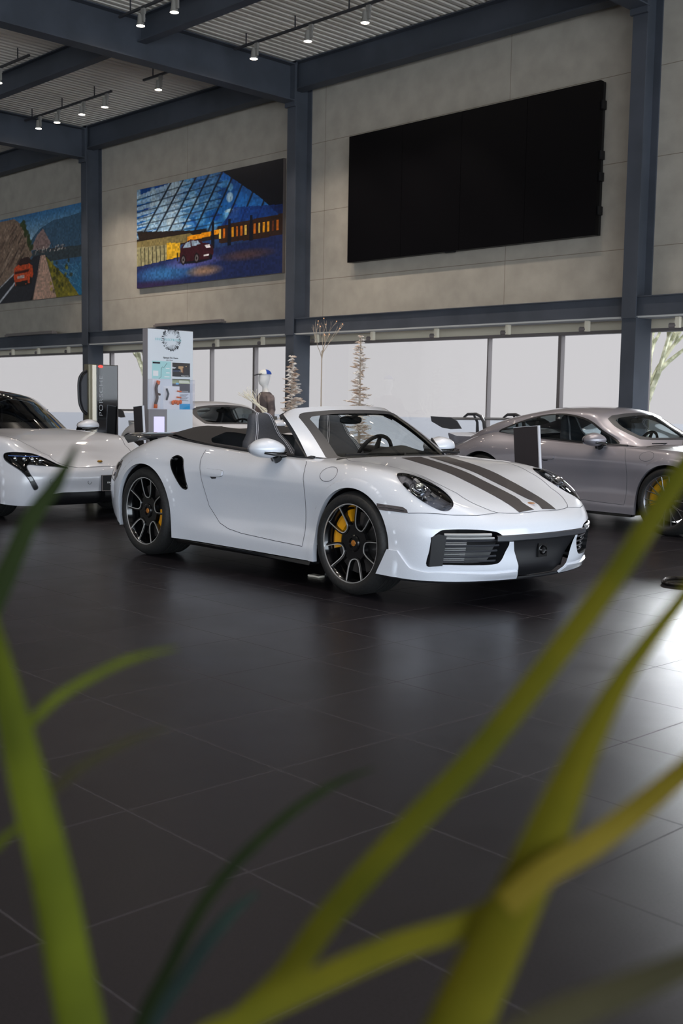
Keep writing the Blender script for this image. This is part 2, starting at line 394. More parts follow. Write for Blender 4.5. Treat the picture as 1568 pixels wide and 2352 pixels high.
# ------------------------------------------------------------------ sports car body: control net, rear centre -> side -> front centre, rows bottom -> centreline
C911 = [
 [(-3.44,0,.24),(-3.52,0,.33),(-3.55,0,.45),(-3.55,0,.56),(-3.52,0,.66),(-3.48,0,.73),(-3.42,0,.79),(-3.32,0,.84),(-3.18,0,.88),(-3.03,0,.92)],
 [(-3.40,.36,.24),(-3.48,.36,.33),(-3.52,.37,.45),(-3.52,.37,.56),(-3.49,.36,.66),(-3.45,.35,.73),(-3.39,.33,.79),(-3.26,.27,.85),(-3.08,.18,.90),(-2.88,0,.955)],
 [(-3.30,.62,.24),(-3.37,.63,.33),(-3.395,.64,.45),(-3.395,.635,.56),(-3.365,.625,.66),(-3.32,.61,.73),(-3.26,.57,.79),(-3.12,.46,.86),(-2.95,.28,.925),(-2.75,0,.985)],
 [(-3.12,.79,.23),(-3.16,.80,.33),(-3.18,.81,.45),(-3.175,.81,.56),(-3.15,.80,.66),(-3.11,.78,.73),(-3.06,.735,.79),(-2.95,.59,.87),(-2.8,.35,.955),(-2.6,0,1.0)],
 [(-2.92,.90,.22),(-2.93,.905,.32),(-2.94,.915,.44),(-2.935,.92,.56),(-2.92,.91,.67),(-2.89,.875,.755),(-2.85,.81,.83),(-2.78,.68,.90),(-2.65,.38,.975),(-2.5,0,1.015)],
 [(-2.72,.925,.20),(-2.72,.93,.30),(-2.72,.94,.43),(-2.72,.945,.56),(-2.72,.94,.69),(-2.71,.91,.79),(-2.68,.84,.87),(-2.62,.71,.935),(-2.5,.4,.985),(-2.4,0,1.02)],
 [(-2.45,.93,.19),(-2.45,.94,.29),(-2.45,.95,.42),(-2.45,.955,.56),(-2.45,.95,.70),(-2.45,.925,.81),(-2.44,.85,.90),(-2.4,.73,.965),(-2.33,.42,.99),(-2.25,0,1.01)],
 [(-2.10,.915,.18),(-2.10,.92,.28),(-2.10,.93,.41),(-2.10,.935,.54),(-2.10,.93,.68),(-2.10,.91,.79),(-2.10,.835,.89),(-2.09,.735,.938),(-2.06,.42,.955),(-2.04,0,.965)],
 [(-1.78,.895,.18),(-1.78,.90,.27),(-1.78,.895,.40),(-1.78,.90,.54),(-1.78,.905,.67),(-1.78,.895,.775),(-1.78,.825,.875),(-1.78,.735,.915),(-1.78,.42,.92),(-1.78,0,.92)],
 [(-1.25,.885,.18),(-1.25,.885,.27),(-1.25,.868,.39),(-1.25,.868,.53),(-1.25,.88,.66),(-1.25,.875,.755),(-1.25,.805,.855),(-1.25,.735,.885),(-1.25,.42,.90),(-1.25,0,.90)],
 [(-.75,.885,.18),(-.75,.885,.27),(-.75,.862,.39),(-.75,.86,.53),(-.75,.87,.66),(-.75,.865,.745),(-.75,.80,.84),(-.75,.725,.870),(-.72,.42,.895),(-.68,0,.91)],
 [(-.38,.89,.18),(-.38,.89,.27),(-.38,.87,.39),(-.38,.87,.53),(-.38,.88,.66),(-.38,.87,.745),(-.38,.805,.832),(-.38,.70,.866),(-.34,.40,.892),(-.32,0,.90)],
 [(0,.90,.18),(0,.90,.28),(0,.90,.41),(0,.903,.54),(0,.90,.67),(0,.88,.755),(0,.81,.825),(0,.70,.850),(-.02,.40,.855),(-.02,0,.855)],
 [(.28,.90,.18),(.28,.90,.28),(.28,.90,.40),(.28,.90,.51),(.28,.888,.61),(.28,.86,.695),(.28,.79,.78),(.27,.69,.81),(.24,.42,.805),(.22,0,.805)],
 [(.50,.85,.17),(.52,.855,.24),(.555,.85,.37),(.57,.84,.48),(.56,.825,.56),(.54,.79,.64),(.50,.735,.71),(.46,.65,.745),(.42,.42,.75),(.40,0,.75)],
 [(.68,.70,.165),(.70,.71,.24),(.735,.70,.36),(.745,.69,.45),(.74,.68,.51),(.72,.66,.565),(.69,.62,.62),(.65,.55,.65),(.60,.36,.68),(.56,0,.70)],
 [(.80,.42,.165),(.85,.43,.23),(.865,.43,.35),(.885,.43,.43),(.88,.42,.48),(.865,.41,.52),(.83,.39,.56),(.79,.35,.59),(.73,.25,.63),(.68,0,.66)],
 [(.86,0,.165),(.91,0,.23),(.915,0,.34),(.935,0,.43),(.93,0,.48),(.915,0,.52),(.89,0,.55),(.86,0,.575),(.82,0,.60),(.78,0,.625)]]

G911 = [  # cabin roof: cowl -> tail, rows belt -> centreline
 [(-.60,.695,.850),(-.56,.64,.862),(-.47,.52,.872),(-.33,.28,.885),(-.24,0,.888)],
 [(-.90,.712,.855),(-.93,.672,.965),(-.90,.625,1.045),(-.72,.34,1.07),(-.62,0,1.08)],
 [(-1.25,.722,.862),(-1.24,.672,1.04),(-1.17,.575,1.185),(-1.07,.32,1.235),(-1.0,0,1.25)],
 [(-1.65,.725,.885),(-1.65,.680,1.06),(-1.62,.570,1.215),(-1.60,.32,1.272),(-1.58,0,1.285)],
 [(-2.05,.725,.915),(-2.05,.690,1.05),(-2.05,.590,1.170),(-2.05,.33,1.225),(-2.05,0,1.24)],
 [(-2.40,.720,.945),(-2.42,.700,1.01),(-2.46,.610,1.085),(-2.48,.35,1.125),(-2.49,0,1.14)],
 [(-2.72,.670,.910),(-2.74,.65,.935),(-2.80,.570,.975),(-2.85,.33,1.015),(-2.87,0,1.03)],
 [(-3.00,.580,.830),(-3.02,.55,.85),(-3.08,.470,.885),(-3.12,.27,.905),(-3.14,0,.915)]]

def arch_disp(wheels, rl):
    def d(V, N, uv):
        out = np.zeros_like(V)
        for (xc, zc, r) in wheels:
            dx = V[:, 0] - xc; dz = V[:, 2] - zc; rho = np.where(dz > 0, np.hypot(dx, dz), np.abs(dx))
            t = np.clip((r + .064 - rho) / .016, 0, 1); t = t * t * (3 - 2 * t) * (V[:, 1] > .7)
            out[:, 1] += .009 * t
        return out
    return d

def arch_uv(sk, xc, zc, r, zb=.20):
    """wheel opening outline: half circle, then down to the sill"""
    P = [(xc + r * math.cos(a), zc + r * math.sin(a)) for a in np.linspace(0, PI, 41)]
    P = [(xc + r, z) for z in np.linspace(zb, zc - .02, 6)] + P + [(xc - r, z) for z in np.linspace(zc - .02, zb, 6)]
    uv = sk.inv(P, [0, 2], lambda u, v: (v < 5.2))
    a, b = uv[0].copy(), uv[-1].copy(); a[1] = 0; b[1] = 0
    return np.concatenate([[a], uv, [b]])

def make_wheel(side, R, W, rr, yface, xc, zc, root, style, cal, rot0=0.0, tyre_name='tyre'):
    """side -1 = right. rr = rim face radius, yface = |y| of the rim face"""
    w_ = thing_part('wheel', root, (xc, side * yface, zc))
    s = side; mb = MB()
    yo = s * .014
    prof = [(rr - .004, 0), (rr + .006, yo), (rr + .02, yo * 1.3), ((rr + R) / 2, yo * 1.5), (R - .022, yo * .7), (R - .008, -s * .012), (R, -s * .035)]
    ng = 5
    for k in range(1, ng):       # tread grooves
        yy = .035 + (W - .07) * k / ng
        prof += [(R, -s * (yy - .006)), (R - .007, -s * (yy - .004)), (R - .007, -s * (yy + .004)), (R, -s * (yy + .006))]
    prof += [(R, -s * (W - .035)), (R - .01, -s * (W - .012)), ((rr + R) / 2, -s * (W - .0)), (rr, -s * (W - .02))]
    mb.lathe(prof, 96); mb.build('tyre', M['rubber'], w_, True, 50)
    mb = MB(); mb.lathe([(rr, s * .004), (rr - .02, -s * .02), (rr - .022, -s * .06), (rr - .035, -s * .09), (rr - .04, -s * (W - .05)), (rr - .005, -s * (W - .02))], 72)
    mb.build('rim_barrel', M['rim_black'] if style == 'turbo' else M['rim_silver'], w_, True, 40)
    mb = MB(); mb.lathe([(rr - .0055, s * .001), (rr - .0045, s * .0065), (rr + .001, s * .0065), (rr + .0025, s * .001)], 96)
    mb.build('rim_edge', M['machined'] if style == 'turbo' else M['rim_silver'], w_, True, 40)
    def dish(r): return -s * (.006 + .035 * (1 - min(1, r / rr)) ** 1.0)
    if style == 'turbo':
        for k in range(5):
            th = rot0 + 2 * PI * k / 5 - PI / 2; path = []
            for (r, l) in [(rr * .985, .0735), (rr * .93, .071), (rr * .86, .067), (rr * .75, .061), (rr * .62, .053), (rr * .52, .044), (rr * .445, .033), (rr * .41, .018), (rr * .40, 0)]:
                path.append((r, l))
            path = path + [(r, -l) for r, l in path[:-1]][::-1]
            path = [tuple(p) for p in smooth_open(np.array(path), 4)]
            P = [(r * math.cos(th) - l * math.sin(th), dish(math.hypot(r, l)), r * math.sin(th) + l * math.cos(th)) for r, l in path]
            bl, si = MB(), MB(); n = len(P); Q = np.array(P); T = np.gradient(Q, axis=0); B = np.cross(T, [0, 1, 0]); B /= np.linalg.norm(B, axis=1)[:, None]
            if (B[n // 2] * Q[n // 2]).sum() > 0: B = -B      # towards the hub
            def strip(mb, a0, a1, d0, d1):
                V = []
                for i in range(n):
                    for (aa, dd) in ((a0, d0), (a1, d0), (a1, d1), (a0, d1)): V.append(tuple(Q[i] + B[i] * aa + np.array([0, s * dd, 0])))
                F = []
                for i in range(n - 1):
                    for j in range(4): F.append((i * 4 + j, i * 4 + (j + 1) % 4, (i + 1) * 4 + (j + 1) % 4, (i + 1) * 4 + j))
                mb.add(V, F)
            strip(bl, -.001, .014, -.04, -.001); strip(si, -.0025, .0028, -.002, .0035)
            sp = bl.build('spoke', M['rim_black'], w_, True, 40); si.build('spoke_edge', M['machined'], sp, True, 40)
        mb = MB(); P = []
        for k in range(5):
            th = rot0 + 2 * PI * k / 5 - PI / 2
            for (dr, da) in ((.40, -.19), (.395, .19), (.47, .40), (.47, 2 * PI / 5 - .40)): P.append((dr * rr * math.cos(th + da), dr * rr * math.sin(th + da)))
        mb.prism(P, dish(.1) - s * .03, dish(.1) - s * .004)
        mb.lathe([(.062, dish(.1) - s * .01), (.058, dish(.0) + s * .014), (.05, dish(0) + s * .02), (.036, dish(0) + s * .02), (.034, dish(0) + s * .012), (.0, dish(0) + s * .012)], 40)
        mb.build('hub', M['rim_black'], w_, True, 30)
    else:
        for k in range(10):
            th = rot0 + 2 * PI * k / 10
            for da in (-.10, .10):
                mb = MB(); P = [(rr * q * math.cos(th + da * (1.5 * q if q > .6 else .9 * q)), dish(rr * q) - s * .004, rr * q * math.sin(th + da * (1.5 * q if q > .6 else .9 * q))) for q in (.2, .4, .6, .8, .99)]
                mb.tube(P, [.012, .009, .007, .006, .006], 6); mb.build('spoke', M['rim_silver'] if 1 else M['rim_black'], w_, True, 40)
        mb = MB(); mb.lathe([(.075, -s * .05), (.07, -s * .02), (.05, -s * .012), (.0, -s * .012)], 32); mb.build('hub', M['rim_black'], w_, True, 30)
    mb = MB(); hy = dish(0) + s * (.0125 if style == 'turbo' else .0); mb.lathe([(.0, hy + s * .004), (.019, hy + s * .003), (.021, hy)], 24); mb.build('hub_crest', M['crest'], w_, True, 40, label='small orange and gold crest on the wheel hub')
    dr = rr * .78; mb = MB(); mb.lathe([(.06, -s * .085), (dr, -s * .085), (dr, -s * .115), (.06, -s * .115)], 64); mb.lathe([(.0, -s * .07), (.075, -s * .075), (.08, -s * .1)], 32)
    mb.build('brake_disc', M['disc'], w_, True, 30)
    a0, a1 = cal; mb = MB(); prof = [(dr * .70, -s * .07), (dr * .72, -s * .05), (dr * .98, -s * .045), (dr * 1.10, -s * .055), (dr * 1.12, -s * .12), (dr * .70, -s * .13)]
    mb.lathe(prof + prof[:1], 16, a0=a0, a1=a1)
    k0 = len(prof) + 1; mb.F.append(tuple(range(k0 - 1))); mb.m.append(0); mb.F.append(tuple(range(16 * k0, 16 * k0 + k0 - 1))); mb.m.append(0)
    mb.build('brake_caliper', M['yellow'], w_, False, label='yellow brake caliper')
    return w_
def thing_part(name, root, loc, rz=0.0):
    o = bpy.data.objects.new(name, None); COL.objects.link(o); o.parent = root; o.location = loc; o.rotation_euler = (0, 0, rz); o.empty_display_size = .05
    return o
def smooth_open(P, n):
    out = []; N = len(P); Q = np.concatenate([[2 * P[0] - P[1]], P, [2 * P[-1] - P[-2]]])
    for i in range(N - 1):
        for j in range(n):
            wq = crw(j / n); out.append(sum(wq[k] * Q[i + k] for k in range(4)))
    out.append(P[-1]); return np.array(out)

def patch_poly(sk, name, poly, m, root, off, sides=(1, -1), label=None, thick=0.0, step=.02):
    """a sheet lying on the skin inside poly(uv)"""
    r = sk.cut({'p': poly}, *sk.res, step=step); o = sk.obj(name, r['p'], m, root, sides, off=off, label=label)
    return o

def greenhouse(root, paint, Gt, sx=lambda P: P, glass=None, pano=None):
    S = Surf(Gt, mir_u=False); P = lambda u, v: sx(S.ev(u, v))
    sk = Skin(P, (0, len(Gt) - 1), (0, 4), (.38, .25)); sk.res = (.09, .09)
    dlo = smoothpoly([(-.74, .885), (-.95, 1.015), (-1.14, 1.115), (-1.35, 1.17), (-1.6, 1.19), (-1.85, 1.16), (-2.1, 1.09), (-2.28, 1.02), (-2.365, .972), (-2.25, .95), (-2.0, .925), (-1.5, .905), (-1.1, .892)], 5)
    uvd = sk.inv([sx(np.array([[x, .7, z]]))[0][[0, 2]] for x, z in dlo], [0, 2], lambda u, v: v < 2.6)
    ws = [(.28, 4.0), (.28, 3.2), (.30, 2.6), (.36, 2.28), (1.0, 2.30), (1.55, 2.34), (1.72, 2.6), (1.78, 3.2), (1.8, 4.0)]
    wi = [(.40, 4.0), (.40, 3.2), (.42, 2.75), (.52, 2.50), (1.0, 2.50), (1.42, 2.54), (1.55, 2.75), (1.60, 3.2), (1.62, 4.0)]
    rw = [(4.6, 4.0), (4.55, 3.3), (4.6, 2.7), (4.9, 2.55), (6.1, 2.7), (6.25, 3.2), (6.3, 4.0)]
    return sk, uvd, ws, wi, rw

def make_cabin(root, L=0.0, tan=False):
    """tub, dash, wheel and two front seats (local car axes)"""
    mb = MB(); y = .70
    for s in (1, -1): mb.box((-2.15, s * y - .012, .30), (-.45, s * y + .012, .85)); mb.box((-1.6, s * .60, .62), (-.62, s * .70, .70))
    mb.box((-2.15, -y, .26), (-.45, y, .30)); mb.box((-2.17, -y, .30), (-2.13, y, .86)); mb.box((-.47, -y, .30), (-.43, y, .84)); mb.box((-1.7, -.12, .3), (-.6, .12, .50))
    mb.build('cabin_tub', M['interior'], root)
    mb = MB(); V = []; F = []
    ys = np.linspace(-.68, .68, 27)
    prof = [(-.98, .70), (-1.0, .80), (-.95, .865), (-.80, .890), (-.60, .885), (-.42, .87), (-.40, .70)]
    for yy in ys:
        hump = .055 * math.exp(-((yy - .36) / .17) ** 2)
        for (x, z) in prof: V.append((x - (.05 * math.exp(-((yy - .36) / .2) ** 2) if z > .8 and x < -.9 else 0) + .10 * (abs(yy) / .68) ** 2 * (-1 if x > -.7 else 0), yy, z + (hump if z > .83 and x < -.7 else 0)))
    for i in range(len(ys) - 1):
        for j in range(len(prof) - 1): F.append((i * 7 + j, i * 7 + j + 1, (i + 1) * 7 + j + 1, (i + 1) * 7 + j))
    mb.add(V, F); mb.build('dashboard', M['interior'], root, True, 60)
    mb = MB(); c = Vector((-1.10, .36, .845)); ax = Vector((-1, 0, .42)).normalized(); e1 = Vector((0, 1, 0)); e2 = ax.cross(e1)
    ring = [c + (e1 * math.cos(a) + e2 * math.sin(a)) * .178 for a in np.linspace(0, 2 * PI, 33)]
    mb.tube(ring, .016, 10, cap=False)
    for a in (0, PI, -PI / 2): mb.tube([c, c + (e1 * math.cos(a) + e2 * math.sin(a)) * .175], [.03, .014], 6)
    mb.tube([c, c - ax * .25], .035, 10); mb.build('steering_wheel', M['interior'], root, True, 50)
    for s in (-1, 1):
        seat = thing_part('seat', root, (0, s * .37, 0)); mb = MB()
        lev = [(.50, -1.33, .20, .075), (.62, -1.40, .235, .08), (.78, -1.48, .25, .08), (.88, -1.53, .245, .075), (.95, -1.565, .21, .07), (1.0, -1.59, .165, .062), (1.06, -1.61, .135, .058), (1.12, -1.63, .118, .054), (1.16, -1.642, .098, .045), (1.178, -1.648, .062, .028)]
        V = []; n = 24
        for (z, x, hw, th) in lev:
            for k in range(n):
                a = 2 * PI * k / n; ca, sa = math.cos(a), math.sin(a); e = .55
                V.append((x + th * math.copysign(abs(ca) ** e, ca) * (1 if ca < 0 else .8), hw * math.copysign(abs(sa) ** e, sa), z))
        F = [(i * n + k, i * n + (k + 1) % n, (i + 1) * n + (k + 1) % n, (i + 1) * n + k) for i in range(len(lev) - 1) for k in range(n)]
        F += [tuple(range(n))[::-1], tuple(range((len(lev) - 1) * n, len(lev) * n))]
        mb.add(V, F); mb.build('seat_back', M['leather'], seat, True, 60)
        mb = MB(); mb.ell((-1.12, 0, .46), (.26, .25, .10), f=lambda p: Vector([math.copysign(abs(q) ** .6, q) for q in p])); mb.build('seat_cushion', M['leather'], seat, True, 60)
        for off in (.0, .016):
            mb = MB()
            for q in (1, -1):
                pts = []
                for (z, x, hw, th) in lev[1:]:
                    pts.append((x + th * .80 + .003, q * (hw * .74 - off), z))
                pts.append((lev[-1][1] + .012, q * .03, 1.178 - off * .3))
                mb.tube(smooth_open(np.array(pts), 4), .0022, 5)
            mb.build('stitching', M['stitch'], seat, True, label='pale double stitching')
    return

def make_mirror(root, s, paint):
    m_ = thing_part('door_mirror', root, (-.895, s * .895, .928)); mb = MB()
    def f(p):
        x = p.x; z = p.z
        if x < 0: x *= .62
        y = p.y * (1 if p.y * s > 0 else 1.0); z2 = z * (1.0 - .28 * (p.y * s < 0) * abs(p.y)); 
        return Vector((math.copysign(abs(x) ** .85, x), y, z2 if z > 0 else z2 * .85))
    mb.ell((0, 0, 0), (.115, .142, .078), 32, 18, f=f); mb.build('mirror_housing', paint, m_, True, 60)
    mb = MB()
    for t in (0,): 
        P = [(.085, s * .085, -.022), (.112, s * .02, -.030), (.100, -s * .06, -.034), (.06, -s * .125, -.034)]
        mb.tube(P, [.010, .014, .015, .016], 8)
    mb.build('mirror_blade', M['black_gloss'], m_, True, 60, label='gloss black lower blade')
    mb = MB(); mb.hexa([(.02, -s * .05, -.05), (-.03, -s * .05, -.05), (-.06, -s * .125, -.14), (.02, -s * .125, -.14), (.06, -s * .14, -.02), (-.03, -s * .14, -.02), (-.06, -s * .16, -.12), (.03, -s * .16, -.12)])
    mb.tube([(.03, -s * .06, -.045), (.01, -s * .10, -.08), (0, -s * .145, -.115)], [.03, .034, .04], 10); mb.build('mirror_foot', M['black_gloss'], m_, True, 60)
    mb = MB(); mb.ell((-.068, 0, .0), (.006, .118, .058), 24, 10); mb.build('mirror_glass', M['chrome'], m_, True, 60)

def skin911():
    S = Surf(C911); wheels = [(0, .343, .367), (-2.45, .361, .388)]
    disp = arch_disp(wheels, 0)
    def P(u, v):
        X = S.ev(u, v); return X + disp(X, None, None)
    sk = Skin(P, (0, 17), (0, 9), (.27, .115), -1); sk.res = (.085, .17); return sk, wheels

def make_911(name, label, group, pose, paint, kind, detail=True):
    root = thing(name, label, 'car', (pose[0], pose[1], 0), pose[2], group)
    sk, wheels = skin911(); turbo = kind == 'cabriolet'
    side = lambda u, v: v < 6.6
    topm = lambda u, v: v > 4.5
    frm = lambda u, v: (u > 13.4) & (v < 6.5)
    A = [arch_uv(sk, *w_) for w_ in wheels]
    door = np.array([(8.10, 7.05), (8.06, 6.2), (8.10, 5.4), (8.15, 4.9), (8.2, 4.0), (8.28, 3.2), (8.36, 2.5), (8.6, 1.65), (8.8, 1.38), (9.1, 1.22), (9.9, 1.08), (10.68, 1.02), (10.7, 2.2), (10.7, 3.45), (10.66, 4.6), (10.56, 5.5), (10.42, 6.35), (10.32, 7.05)])
    hoodxy = [(-.20, 0), (-.26, .30), (-.38, .60), (-.26, .665), (.05, .605), (.32, .545), (.56, .485), (.73, .43), (.80, .36), (.835, .22), (.850, 0)]
    hood = sk.inv(hoodxy, [0, 1], lambda u, v: (v > 5.6) & (u > 10.5)); hood[0][1] = 9; hood[0, 0] = 11.27; hood = np.concatenate([hood, [[17, 9]]]); hood[-2] = (17, hood[-2][1])
    cowl = np.array([(11.27, 9), *hood[1:3], (11.0, 7.05), (10.75, 7.4), (10.75, 9)])
    cock = np.array([(6.95, 9), (6.95, 8.1), (7.35, 7.5), (8.0, 7.12), (9.0, 7.05), (10.0, 7.05), (10.55, 7.05), (10.75, 7.4), (10.75, 9)])
    blend = [(12.95, 3.75), (13.7, 4.12), (14.3, 4.55), (14.9, 5.1), (15.5, 5.72)]
    hl = np.array([(.462 + .215 * math.cos(a) * math.cos(-.10) - .108 * math.sin(a) * math.sin(-.10), .682 + .215 * math.cos(a) * math.sin(-.10) + .108 * math.sin(a) * math.cos(-.10)) for a in np.linspace(0, 2 * PI, 40, endpoint=False)])
    hluv = sk.inv(hl, [0, 1], lambda u, v: (v > 4.4) & (u > 12))
    mk_ = sk.inv([(.250, .628), (.262, .588), (.482, .580), (.47, .600), (.436, .616)], [0, 2], lambda u, v: (u > 12) & (v < 5.4))
    inl = sk.inv(smoothpoly([(.805, .258), (.806, .36), (.80, .43), (.775, .470), (.735, .490), (.60, .492), (.47, .478), (.42, .455), (.355, .405), (.372, .34), (.405, .282), (.46, .266), (.60, .266), (.74, .268)], 4), [1, 2], frm)
    cen = np.array([(17, 2.95), (16.4, 2.9), (16.28, 2.72), (16.33, 2.0), (16.43, 1.2), (16.47, .45), (16.5, 0), (17, 0)])
    regs = {'wheel_arch_front': A[0], 'wheel_arch_rear': A[1], 'headlight': hluv, 'side_marker': mk_, 'intake': inl, 'centre': cen}
    if turbo:
        si = sk.inv(smoothpoly([(-2.088, .79), (-2.06, .822), (-2.005, .825), (-1.945, .80), (-1.915, .74), (-1.885, .65), (-1.862, .592), (-1.885, .578), (-1.93, .592), (-1.99, .648), (-2.05, .715)], 5), [0, 2], lambda u, v: v < 6.2)
        regs['side_intake'] = si
    if turbo: 
        ton = sk.inv([(-2.66, 0), (-2.64, .30), (-2.55, .56), (-2.38, .70)], [0, 1], lambda u, v: (v > 6) & (u < 8)); ton = np.concatenate([ton, [[6.9, 7.04], [7.6, 7.04], (8.1, 7.05)], cock[3:0:-1], [[6.95, 9]]]); ton[0, 1] = 9
        regs['tonneau'] = ton
    tl = np.array([(0, 4.85), (2.0, 4.7), (2.9, 4.1), (3.5, 3.3), (4.0, 3.1), (4.32, 3.5), (4.52, 4.3), (4.4, 4.85), (3.9, 5.1), (3.3, 5.4), (2.6, 5.6), (0, 5.6)])
    regs['tail_light'] = tl
    regs['rear_diffuser'] = np.array([(0, 0), (4.6, 0), (4.1, .38), (3.4, .75), (2.6, 1.25), (0, 1.25)])
    regs.update({'cockpit': cock, 'cowl': cowl, 'hood': hood})
    for k, w_ in enumerate(wheels):
        for j, e in enumerate((.048, .064)): regs['flange%d%d' % (k, j)] = arch_uv(sk, w_[0], w_[1], w_[2] + e)
    regs['door'] = door
    fb = np.array([(12.9, 0), (12.9, 3.72)] + blend + [(16.05, 6.02), tuple(hood[-3] - [0, .0]), tuple(hood[-2]), (17, 0)])
    fb[-3] = hood[-3]; regs['front_bumper'] = fb
    R = sk.cut(regs, *sk.res)
    R['rest'] = (R['rest'][0], np.concatenate([R['rest'][1]] + [R['flange%d%d' % (k, j)][1] for k in (0, 1) for j in (0, 1)]))
    sk.obj('body_shell', R['rest'], paint, root); sk.obj('rear_diffuser', R['rear_diffuser'], M['black_plastic'], root, off=-.004)
    sk.obj('hood', R['hood'], paint, root)
    sk.obj('front_bumper', R['front_bumper'], paint, root)
    for s in (1, -1):
        d = sk.obj('door', R['door'], paint, root, (s,)); hu = sk.inv([(-1.66, .745), (-1.45, .745), (-1.425, .725), (-1.45, .700), (-1.62, .695), (-1.67, .72)], [0, 2], side)
        # door handle: shell standing 12 mm proud over a flat dark patch
        Pq, Nq = sk.line3(smoothpoly(hu, 4), .014); n = len(Pq); f = np.array([1, s, 1]); Pb, _ = sk.line3(smoothpoly(hu, 4), -.002)
        c = Pq.mean(0) + Nq.mean(0) * .004; mb = MB(); mb.add([tuple(x) for x in Pq * f] + [tuple(x) for x in Pb * f] + [tuple(c * f)], [(i, (i + 1) % n, n + (i + 1) % n, n + i) for i in range(n)] + [(i, (i + 1) % n, 2 * n) for i in range(n)])
        mb.build('door_handle', paint, d, True, 50); sk.ribbon('handle_seam', smoothpoly(hu, 4), .004, M['seam'], d, (s,), closed=True)
        Pq = sk.line3(sk.inv([(-1.60, .705), (-1.50, .705), (-1.51, .68), (-1.56, .675)], [0, 2], side), .0015)[0] * f
        MB().add([tuple(x) for x in Pq], [(0, 1, 2, 3)]).build('handle_dark_patch', M['dark_trim'], d)
    sk.obj('cowl_panel', R['cowl'], M['black_plastic'], root, off=-.006)
    sk.obj('tail_light', R['tail_light'], M['smoke'], root, off=-.002)
    sk.obj('centre_intake', R['centre'], M['black_plastic'], root, disp=lambda V, N, uv: np.stack([-.045 * np.clip((uv[:, 0] - 16.28) / .12, 0, 1), 0 * V[:, 0], 0 * V[:, 0]], 1))
    for s in (1, -1): sk.obj('side_marker_light', R['side_marker'], M['smoke'], root, (s,), off=.003)
    for s in (1, -1):
        mb = MB(); P, _ = sk.line3(sk.inv([(.27, .607), (.36, .603), (.455, .593)], [0, 2], side), .006); mb.tube(P * np.array([1, s, 1]), .0035, 6); mb.build('marker_strip', M['chrome'], root, True)
    # wheel arches, underbody
    inw = lambda P, N: np.stack([0 * P[:, 0], -.035 + 0 * P[:, 0], 0 * P[:, 0]], 1)
    for k in (0, 1): sk.skirt('arch_lip', A[k], inw, paint, root, closed=False)
    for (xc, zc, r) in wheels:
        for s in (1, -1):
            mb = MB(); y1 = .865 if xc == 0 else .905
            mb.lathe([(r + .004, s * y1), (r + .004, s * .52), (.0, s * .52)], 28, c=(xc, 0, zc), a0=-.45, a1=PI + .45); mb.build('wheel_well', M['black_plastic'], root, True, 40)
    mb = MB(); mb.prism([(-3.25, .24), (-2.9, .17), (-2.86, .15), (-.36, .15), (.36, .15), (.62, .155), (.66, .30), (-3.2, .30)], -.55, .55); mb.prism([(-2.04, .165), (-.40, .165), (-.40, .28), (-2.04, .28)], -.87, .87); mb.build('underbody', M['black_plastic'], root)
    # headlights
    hn = lambda P, N: -N * .02 + np.array([-.01, 0, -.012])
    uvh = smoothpoly(hluv[::2], 2)
    sk.skirt('headlight_bezel', hluv, lambda P, N: -N * .018, M['black_gloss'], root)
    cH = sk.P(*[np.array([q]) for q in hluv.mean(0)])[0]; nH = sk.N(*[np.array([q]) for q in hluv.mean(0)])[0]
    for s in (1, -1):
        h = thing_part('headlight', root, (0, 0, 0)); f = np.array([1, s, 1]); g = sk.geo(R['headlight']); V, N, T = sk.side(g, s)
        rr = np.clip(1 - (((V - cH * f) ** 2).sum(1)) / .215 ** 2, 0, 1); Vb = V - N * (.018 + .05 * np.sqrt(rr))[:, None]
        mk('lamp_bowl', Vb, T, M['lamp_dark'], h)
        mk('lamp_glass', V + N * (.004 + .012 * np.sqrt(rr))[:, None], T, M['lens'], h)
        ex = np.array([1, -.10 * s, -.62]); ex /= np.linalg.norm(ex); n_ = nH * f; ey = np.cross(n_, ex); ey /= np.linalg.norm(ey)
        mb = MB(); c0 = cH * f - n_ * .040
        mb.ell(tuple(c0 + n_ * .012 - ex * .01), (.05, .05, .05), 20, 12); mb.build('lamp_projector', M['chrome'], h, True)
        for a in (.8, 2.35, 3.93, 5.5):
            mb = MB(); c1 = c0 + ex * math.cos(a) * .115 * 1.0 + ey * math.sin(a) * .062; P = [c1 - ex * .022 - ey * .012, c1 + ex * .022 - ey * .012, c1 + ex * .022 + ey * .012, c1 - ex * .022 + ey * .012]
            mb.hexa([tuple(p) for p in P] + [tuple(p + n_ * .022) for p in P]); mb.build('daylight_element', M['chrome'], h)
        mb = MB(); ringp = [c0 + n_ * .018 + ex * math.cos(a) * .075 + ey * math.sin(a) * .060 for a in np.linspace(0, 2 * PI, 30)]; mb.tube(ringp, .004, 6, cap=False); mb.build('lamp_ring', M['chrome'], h, True)
    # front intakes
    bk = lambda P, N: np.stack([-.11 - .10 * np.clip(P[:, 1] - .6, 0, 1), -.03 * (P[:, 1] > .6), 0 * P[:, 0]], 1)
    sk.skirt('intake_duct', inl, bk, M['black_plastic'], root, back=True)
    sx_ = lambda y, z: sk.P(*[np.array([q]) for q in sk.inv([(y, z)], [1, 2], frm)[0]])[0]
    def on(y, z, d, s): p = sx_(y, z); return (p[0] + d, s * p[1], p[2])
